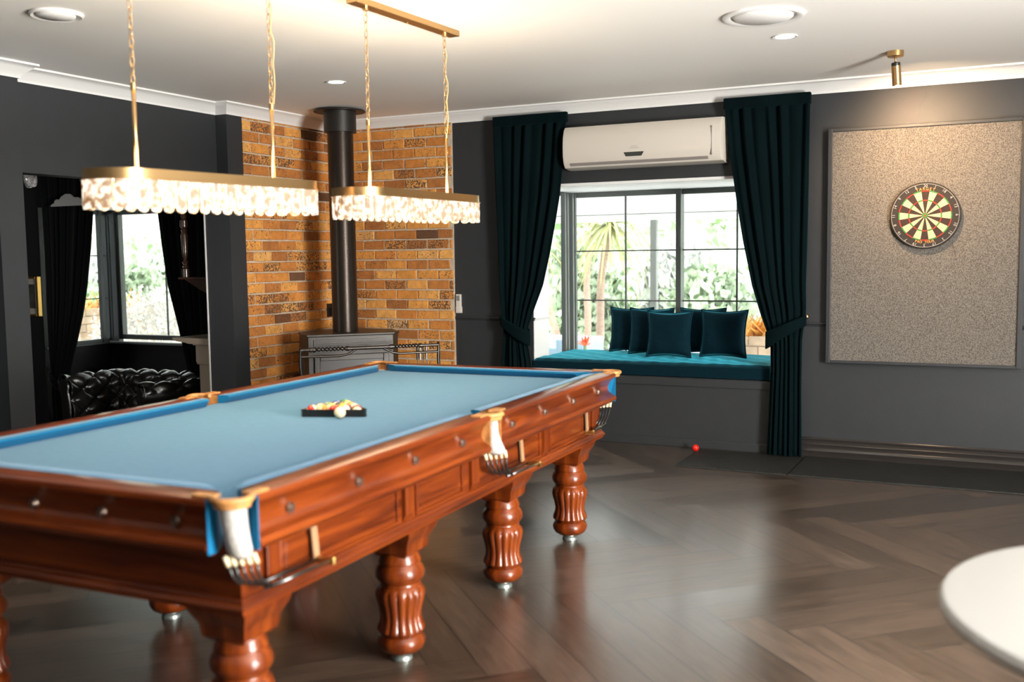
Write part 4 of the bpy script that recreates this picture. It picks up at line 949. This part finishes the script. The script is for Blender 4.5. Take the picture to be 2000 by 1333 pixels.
# crystal chandelier just showing at the head of the doorway
ch = thing('crystal_chandelier', 'clear crystal chandelier in the dark room, barely showing', 'chandelier', (-6.50, 4.90, ZC))
M_cry = mat('clear_crystal', (.75,.73,.70), .08, nz=(60,.7), bump=(35,.9)); M_cry.node_tree.nodes['Principled BSDF'].inputs['Metallic'].default_value = .6
MB().tube([(0,0,0), (0,0,-.50)], .006, 8).build('stem', M_chrome, ch)
MB().tube([(.26*cos(2*pi*k/32), .26*sin(2*pi*k/32), -.555) for k in range(32)], .012, 8, True).build('ring', M_chrome, ch)
for k in range(14):
    a = 2*pi*k/14; c = (.26*cos(a), .26*sin(a), -.61)
    b = MB(); b.sphere(c, .034, 10, 8, (1,1,1.7)); b.sphere((c[0]*1.02, c[1]*1.02, c[2]-.03), .025, 10, 6); b.build('crystal', M_cry, ch, smooth=30)
# fireplace surround with overmantel on the partition
XP = XL-PT
fm = thing('fireplace_mantel', 'taupe fireplace surround with dark turned overmantel beyond the doorway', 'fireplace', (XP, 6.25, FZ))
mz = .86-FZ
b = MB(); b.box(-.225, 0, 0, .22, 0, mz-.20).box(-.225, 0, 1.0, 1.22, 0, mz-.20).box(-.17, 0, .22, 1.0, .95, mz-.20); b.build('pilaster', M_taupe, fm, bevel=.003)
b = MB(); b.box(-.25, 0, -.01, 1.23, mz-.20, mz-.055); b.box(-.235, 0, -.018, 1.238, mz-.215, mz-.195).box(-.265, 0, -.025, 1.245, mz-.06, mz-.045); b.build('frieze', M_taupe, fm, bevel=.003)
MB().prism([(-.46, mz), (-.46, mz-.012), (-.42, mz-.028), (-.33, mz-.036), (-.29, mz-.046), (0, mz-.05), (0, mz)], -.05, 1.27, 'y').build('mantel_shelf', M_taupe, fm, smooth=30)
b = MB()
for i in range(9): b.sphere((-.262-.02*sin(pi*i/8), .10, mz-.20+i*.016), .014, 8, 6)
b.build('carved_corbel', M_taupe, fm, smooth=180)
MB().box(-.16, 0, .22, 1.0, 0, .95).build('firebox_opening', M_black, fm)
om = MB(); om.box(-.05, 0, .0, 1.2, mz, 2.45-FZ); ov = om.build('overmantel', M_dkwood, fm)
MB().box(-.10, -.05, .02, .07, mz+.01, 1.26-FZ+.9).box(-.075, -.05, .10, .14, mz+.02, 2.35-FZ).build('overmantel_stile', M_dkwood, fm, bevel=.008)
MB().box(-.058, -.0505, .16, 1.1, mz+.06, 1.6-FZ).build('mirror', mat('mirror_glass', (.8,.8,.8), .03, 1), fm)
zs = 1.355-FZ
MB().box(-.42, -.0, .0, .26, zs-.018, zs).build('bracket_shelf', M_dkwood, fm, bevel=.004)
MB().prism([(-.38, zs-.018), (0, zs-.018), (0, zs-.22), (-.10, zs-.15), (-.20, zs-.11)], .03, .055, 'y').build('bracket', M_dkwood, fm)
sz = zs; pr_ = [(.030,0), (.030,.065), (.018,.075), (.026,.092), (.014,.10), (.026,.12), (.012,.145), (.020,.165), (.024,.20), (.028,.34), (.018,.37), (.026,.385), (.014,.395), (.030,.41), (.030,.46), (.016,.475), (.026,.50), (.016,.52), (.030,.54), (.030,.72)]
MB().lathe([(r, sz+h) for r, h in pr_], (-.365, .035, 0), 16).build('turned_spindle', M_dkwood, fm, smooth=40)
# chesterfield sofa
def chesterfield():
    root = thing('chesterfield_sofa', 'black buttoned leather chesterfield sofa below the far window', 'sofa', (0, 0, FZ))
    P = [Vector(p) for p in ((-7.92,6.62), (-7.89,6.85), (-7.87,7.08), (-7.77,7.21), (-7.55,7.23), (-7.2,7.23), (-6.85,7.22), (-6.62,7.16), (-6.50,7.02), (-6.62,6.72), (-6.76,6.42))]
    # resample
    L = [0]
    for a, c in zip(P, P[1:]): L.append(L[-1]+(c-a).length)
    tot = L[-1]
    def at(s):
        s = max(0, min(tot, s))
        for i in range(len(P)-1):
            if s <= L[i+1]+1e-9: t = (s-L[i])/(L[i+1]-L[i]); return P[i].lerp(P[i+1], t)
        return P[-1]
    zt = .77                            # height above the sunken floor
    # profile: t 0..1 inner face up, round the roll, down the outside: (inward offset, z)
    pf = [(.07,.36), (.075,.50), (.06,.60), (.045,.66), (.06,.70), (.045,.745), (.0,.775), (-.06,.77), (-.105,.73), (-.11,.68), (-.085,.645), (-.065,.60), (-.065,.30), (-.065,.06)]
    LP = [0]
    for a, c in zip(pf, pf[1:]): LP.append(LP[-1]+sqrt((a[0]-c[0])**2+(a[1]-c[1])**2))
    def prof(t):
        s = t*LP[-1]
        for i in range(len(pf)-1):
            if s <= LP[i+1]+1e-9: k = (s-LP[i])/(LP[i+1]-LP[i]); return pf[i][0]+(pf[i+1][0]-pf[i][0])*k, pf[i][1]+(pf[i+1][1]-pf[i][1])*k, s
        return pf[-1][0], pf[-1][1], LP[-1]
    def fn(u, v):
        s = u*tot; e = .12; c = at(s); d = (at(s+e)-at(s-e)).normalized(); nn = Vector((d.y, -d.x))   # inward (towards the seat)
        o, z, ps = prof(v)
        do, dz, _ = prof(min(1, v+.02)); po, pz, _ = prof(max(0, v-.02)); tg = Vector((do-po, dz-pz)).normalized(); nr = Vector((tg.y, -tg.x)) 
        # diamond tufting
        w_, h_ = .27, .21; a_ = s/w_; b_ = ps/h_
        x1, y1 = a_+b_, a_-b_
        f1, f2 = abs((x1 % 1)-.5)*2, abs((y1 % 1)-.5)*2          # 1 on fold lines
        tuft = .042*(1 - max(f1, f2)**3) - .018*(f1*f2)**6
        fade = max(0, min(1, (.95*LP[9]-ps)/.05)) * max(0, min(1, ps/.04+.4))
        o += nr.x*-1*0 + tuft*fade*(tg.y); z -= tuft*fade*(tg.x)*1
        return (c.x + nn.x*o, c.y + nn.y*o, z)
    MB().grid(fn, 260, 90).build('buttoned_back', M_blkleather, root, smooth=180, solid=.01)
    for s0, nm in ((0, 1), (tot, -1)):
        c = at(s0); d = (at(.1)-at(0)).normalized() if nm == 1 else (at(tot)-at(tot-.1)).normalized(); nn = Vector((d.y, -d.x)); f = d*(-.012 if nm == 1 else .012)
        b = MB(); r1 = b.ring([(c.x+nn.x*o, c.y+nn.y*o, z) for o, z in pf]); r2 = b.ring([(c.x+nn.x*o*.9+f.x, c.y+nn.y*o*.9+f.y, z) for o, z in pf]); b.loft([r1, r2]); b.build('arm_front', M_blkleather, root, smooth=40)
    b = MB(); b.box(-7.95, -6.72, 6.40, 7.20, .06, .33).build('seat_base', M_blkleather, root, bevel=.02)
    def seatf(u, v): 
        x = -7.90+1.16*u; y = 6.42+.76*v; return (x, y, .335 + .10*(max(0, 1-(2*u-1)**6)*max(0, 1-(2*v-1)**6))**.4 + .006*sin(x*30)*sin(y*22))
    MB().grid(seatf, 30, 24).build('seat_cushion', M_blkleather, root, smooth=180)
    return root
chesterfield()

# ------------------------------------------------------------------ outside
def leaf_mat(name, c, t=.35):
    m = mat(name, c, .6, nz=(1.2,.35)); b = m.node_tree.nodes['Principled BSDF']; b.inputs['Subsurface Weight'].default_value = 0; return m
M_lf1, M_lf2, M_lf3 = leaf_mat('mid_green_leaves', (.21,.30,.14)), leaf_mat('pale_green_leaves', (.33,.40,.26)), leaf_mat('silver_leaves', (.50,.51,.45))
M_hill = mat('hillside_foliage', (.46,.52,.38), .9, nz=(1.1,.3), bump=(3,1))
struct(MB().box(-40, 40, BY+.2, 26, -.9, -.42).build('ground_outside', M_stone))
struct(MB().box(XR+.3, 30, -20, 9, -.9, -.42).build('ground_side', M_stone))
def hill_z(x, y): v = max(0, (y-22)/26); return -.5 if y < 22 else -.6 + 13*v**1.1
def hill(u, v):
    x = -48 + 70*u; y = 22 + 26*v; z = -.6 + 13*v**1.1 + 1.0*sin(x*.35+2)*v + .5*sin(x*.9+y*.7) + .35*sin(x*2.1-y*1.3); return (x, y, z)
struct(MB().grid(hill, 110, 50).build('hillside', M_hill, smooth=180))
struct(MB().box(-20, 6, 12.42, 12.60, 1.925, 1.99).build('verandah_beam', M_paintw), 'white beam along the verandah edge')
b = MB(); b.loft([b.ring([(-20, BY+.15, 2.22), (-20, 12.7, 2.0), (-20, 12.7, 2.04), (-20, BY+.15, 2.26)]), b.ring([(6, BY+.15, 2.22), (6, 12.7, 2.0), (6, 12.7, 2.04), (6, BY+.15, 2.26)])])
struct(b.build('verandah_roof', M_paintw), 'white verandah ceiling outside the windows')
MB_ = MB().box(-4.085, -4.00, 12.40, 12.49, -.42, 1.925)
o = MB_.build('verandah_post', M_post, bevel=.01); tag(o, 'grey square verandah post outside the wide window', 'post')
def shrub_mesh(n, size, seed, ls=.11):
    rnd = random.Random(seed); b = MB()
    for _ in range(n):
        a, t = rnd.uniform(0, 2*pi), math.acos(rnd.uniform(-.5, 1)); r = size*rnd.uniform(.55, 1)*(1+.15*sin(3*a+seed)*sin(2*t))
        p = Vector((r*sin(t)*cos(a), r*sin(t)*sin(a), size*.6 + r*cos(t)*.9)); d = Vector((rnd.uniform(-1,1), rnd.uniform(-1,1), rnd.uniform(-.6,1))).normalized(); e = d.cross(Vector((rnd.random(), rnd.random(), rnd.random()))).normalized()
        l, w_ = ls*rnd.uniform(.6,1.3), ls*.32
        b.face([b.bm.verts.new(q) for q in (p, p+d*l*.5+e*w_, p+d*l, p+d*l*.5-e*w_)])
    return b
protos = []
for k, (m_, sd) in enumerate(((M_lf1, 3), (M_lf2, 4), (M_lf3, 5))):
    protos.append(shrub_mesh(2600, 1.0, sd, .20).build('leafy_shrub', m_)); 
rnd = random.Random(12); first = [True]*3
for iy in range(3):
    for ix in range(12):
        if iy == 0 and ix in (1, 2): continue
        k = rnd.choice((0, 1, 1, 2, 2))
        if first[k]: o = protos[k]; first[k] = False
        else: o = protos[k].copy(); col.objects.link(o)
        y = 16.3 + iy*2.25 + rnd.uniform(-.05, .05); x = -1.4 - ix*2.42 - (iy % 2)*1.1 + rnd.uniform(-.2, .2); s = rnd.uniform(.84, .92); gz = hill_z(x, y)
        o.location = (x, y, gz - .15); o.scale = (s, s, s*(1.05+.4*iy)); o.rotation_euler = (0, 0, rnd.uniform(0, 6))
        tag(o, 'hazy sunlit garden shrub on the slope beyond the verandah', 'shrub', 'garden shrubs beyond the verandah')
b = MB(); rnd = random.Random(5)
for _ in range(16000):
    u, v = rnd.random(), .02+rnd.random()**1.3*.8; p = Vector(hill(u, v)); p.z += rnd.uniform(-.1, .5)
    d = Vector((rnd.uniform(-1,1), rnd.uniform(-1,.3), rnd.uniform(-.4,1))).normalized(); e = d.cross(Vector((rnd.random(), rnd.random(), rnd.random()))).normalized(); l = rnd.uniform(.25, .6)
    b.mi = rnd.choice((0, 1, 1)); b.face([b.bm.verts.new(q) for q in (p, p+d*l*.5+e*l*.3, p+d*l, p+d*l*.5-e*l*.3)])
tag(b.build('hillside_leaves', [M_lf1, M_lf2]), 'pale green leaves covering the far hillside', 'foliage', None, 'stuff')
def palm(label, base, top, spread, nleaf, seed):
    rnd = random.Random(seed); base, top = Vector(base), Vector(top)
    t = thing('palm_tree', label, 'palm', tuple(base), 0, 'palms outside the wide window')
    pts = [(top-base)*k/14 + Vector((.04*sin(k*.5), 0, 0)) for k in range(15)]
    MB().tube(pts, [.062-.015*k/14+(.006 if k % 2 else 0) for k in range(15)], 10).build('trunk', mat('palm_bark', (.27,.18,.13), .9, nz=(14,.3,(1,1,6))), t, smooth=180)
    b = MB(); c = top-base
    for i in range(nleaf):
        a = rnd.uniform(0, 2*pi); el = rnd.uniform(-.9, 1.2); l = spread*rnd.uniform(.75, 1.1); h = Vector((cos(a), sin(a), 0)); s_ = Vector((-sin(a), cos(a), 0)); w_ = .028; prev = None
        for k in range(8):
            q = k/7; p = c + h*l*q*cos(el)*(1-.15*q) + Vector((0,0,1))*(l*q*sin(el) - l*.75*q*q*(1 if el > -.3 else .3)); ww = w_*(1-q*.92)*(.5+min(1, q*4)*.5)
            cur = (b.bm.verts.new(p + s_*ww), b.bm.verts.new(p + Vector((0,0,-.006))), b.bm.verts.new(p - s_*ww))
            if prev: b.face([prev[0], cur[0], cur[1], prev[1]]); b.face([prev[1], cur[1], cur[2], prev[2]])
            prev = cur
    b.build('fronds', mat('palm_leaf', (.30,.31,.11), .5, nz=(4,.3)), t, smooth=180)
palm('taller palm with long drooping leaves, trunk leaning right', (-5.50, 14, -.45), (-5.23, 14, 1.95), 1.15, 110, 1)
palm('second palm with thinner trunk behind the left window stile', (-6.62, 16.4, -.45), (-6.45, 16.4, 1.9), .80, 60, 2)
palm('palm seen through the narrow side window', (-6.6, 15.4, -.45), (-7.05, 15.4, 1.7), .8, 60, 3)
o = MB().box(-5.6, -4.75, 11.8, 12.5, -.42, .42).build('water_tub', mat('pale_blue_plastic', (.35,.50,.62), .5), bevel=.03); tag(o, 'pale blue tub outside below the palms', 'tub')
o = MB().box(-4.70, -2.2, 12.9, 13.0, -.42, .50).build('garden_wall', M_paintw, bevel=.02); tag(o, 'low white garden wall outside the wide window', 'wall')
b = MB(); rr = random.Random(4)
for _ in range(16):
    a = rr.uniform(0, 6.28); d = Vector((cos(a)*.6, sin(a)*.6, rr.uniform(.1, 1))).normalized(); e = d.cross(Vector((0,0,1))).normalized(); p = Vector((0,0,0)); b.face([b.bm.verts.new(q) for q in (p, p+d*.07+e*.02, p+d*.17, p+d*.07-e*.02)])
o = thing('potted_bromeliad', 'small plant with orange-red leaves outside the left sash', 'plant', (-4.42, 11.0, -.42))
ob = b.build('leaves', mat('orange_leaf', (.75,.13,.04), .5), o); ob.location = (0, 0, .84)
MB().tube([(0,0,.24), (0,0,.88)], .02, 8).build('stem', M_lf1, o); MB().lathe([(.12, 0), (.17, .26)], segs=20).build('pot', M_stone, o)
def block_pier(label, x0, x1, y0, y1, z0, z1, bw):
    t = thing('stone_planter', label, 'planter', ((x0+x1)/2, (y0+y1)/2, z0)); hx, hy = (x1-x0)/2, (y1-y0)/2
    b = MB(); b.box(-hx+.02, hx-.02, -hy+.02, hy-.02, 0, z1-z0-.01); z = 0; k = 0; r3 = random.Random(9)
    while z < z1-z0-.02:
        for (n, L, f) in ((1, hx, 'x'), (1, hy, 'y')):
            u = -L - (bw/2 if k % 2 else 0)
            while u < L:
                a, c = max(u, -L)+.006, min(u+bw, L)-.006
                if c-a > .03:
                    if f == 'x': b.box(a, c, -hy, -hy+.05, z+.006, z+.114); b.box(a, c, hy-.05, hy, z+.006, z+.114)
                    else: b.box(hx-.05, hx, a, c, z+.006, z+.114)
                u += bw
        z += .12; k += 1
    b.build('block_wall', mat('tan_stone_blocks', (.52,.38,.26), .9, nz=(5,.3), bump=(30,.8)), t, bevel=.008)
    b = MB()
    for _ in range(160):
        p = Vector((r3.uniform(-hx, hx), r3.uniform(-hy, hy), z1-z0)); d = Vector((r3.uniform(-.8,.8), r3.uniform(-.8,.8), r3.uniform(.5,1))).normalized(); e = d.cross(Vector((r3.random(), r3.random(), 0))).normalized(); l = r3.uniform(.15,.42)
        b.face([b.bm.verts.new(q) for q in (p-e*.012, p+d*l*.5-e*.02, p+d*l, p+d*l*.5+e*.02, p+e*.012)])
    b.build('orange_grass', mat('orange_grass', (.72,.36,.08), .7, nz=(6,.4)), t)
block_pier('tan stone block planter with orange plants outside the far window', -13.3, -12.5, 10.75, 12.3, -.42, .70, .26)
block_pier('low tan block planter outside behind the right curtain', -2.75, -2.2, 11.6, 12.1, -.42, .50, .22)
o = shrub_mesh(6500, .95, 8, .07).build('feathery_shrub', mat('pale_blossom', (.74,.72,.66), .7, nz=(8,.2))); o.location = (-11.25, 11.05, -.38); o.scale = (.98, .9, 1.05); tag(o, 'pale feathery shrub outside the far corner window', 'shrub')
# verandah roof of the far side pane
struct(MB().box(-14.2, -13.9, 8, 12.6, 1.95, 2.06).build('verandah_beam', M_paintw))
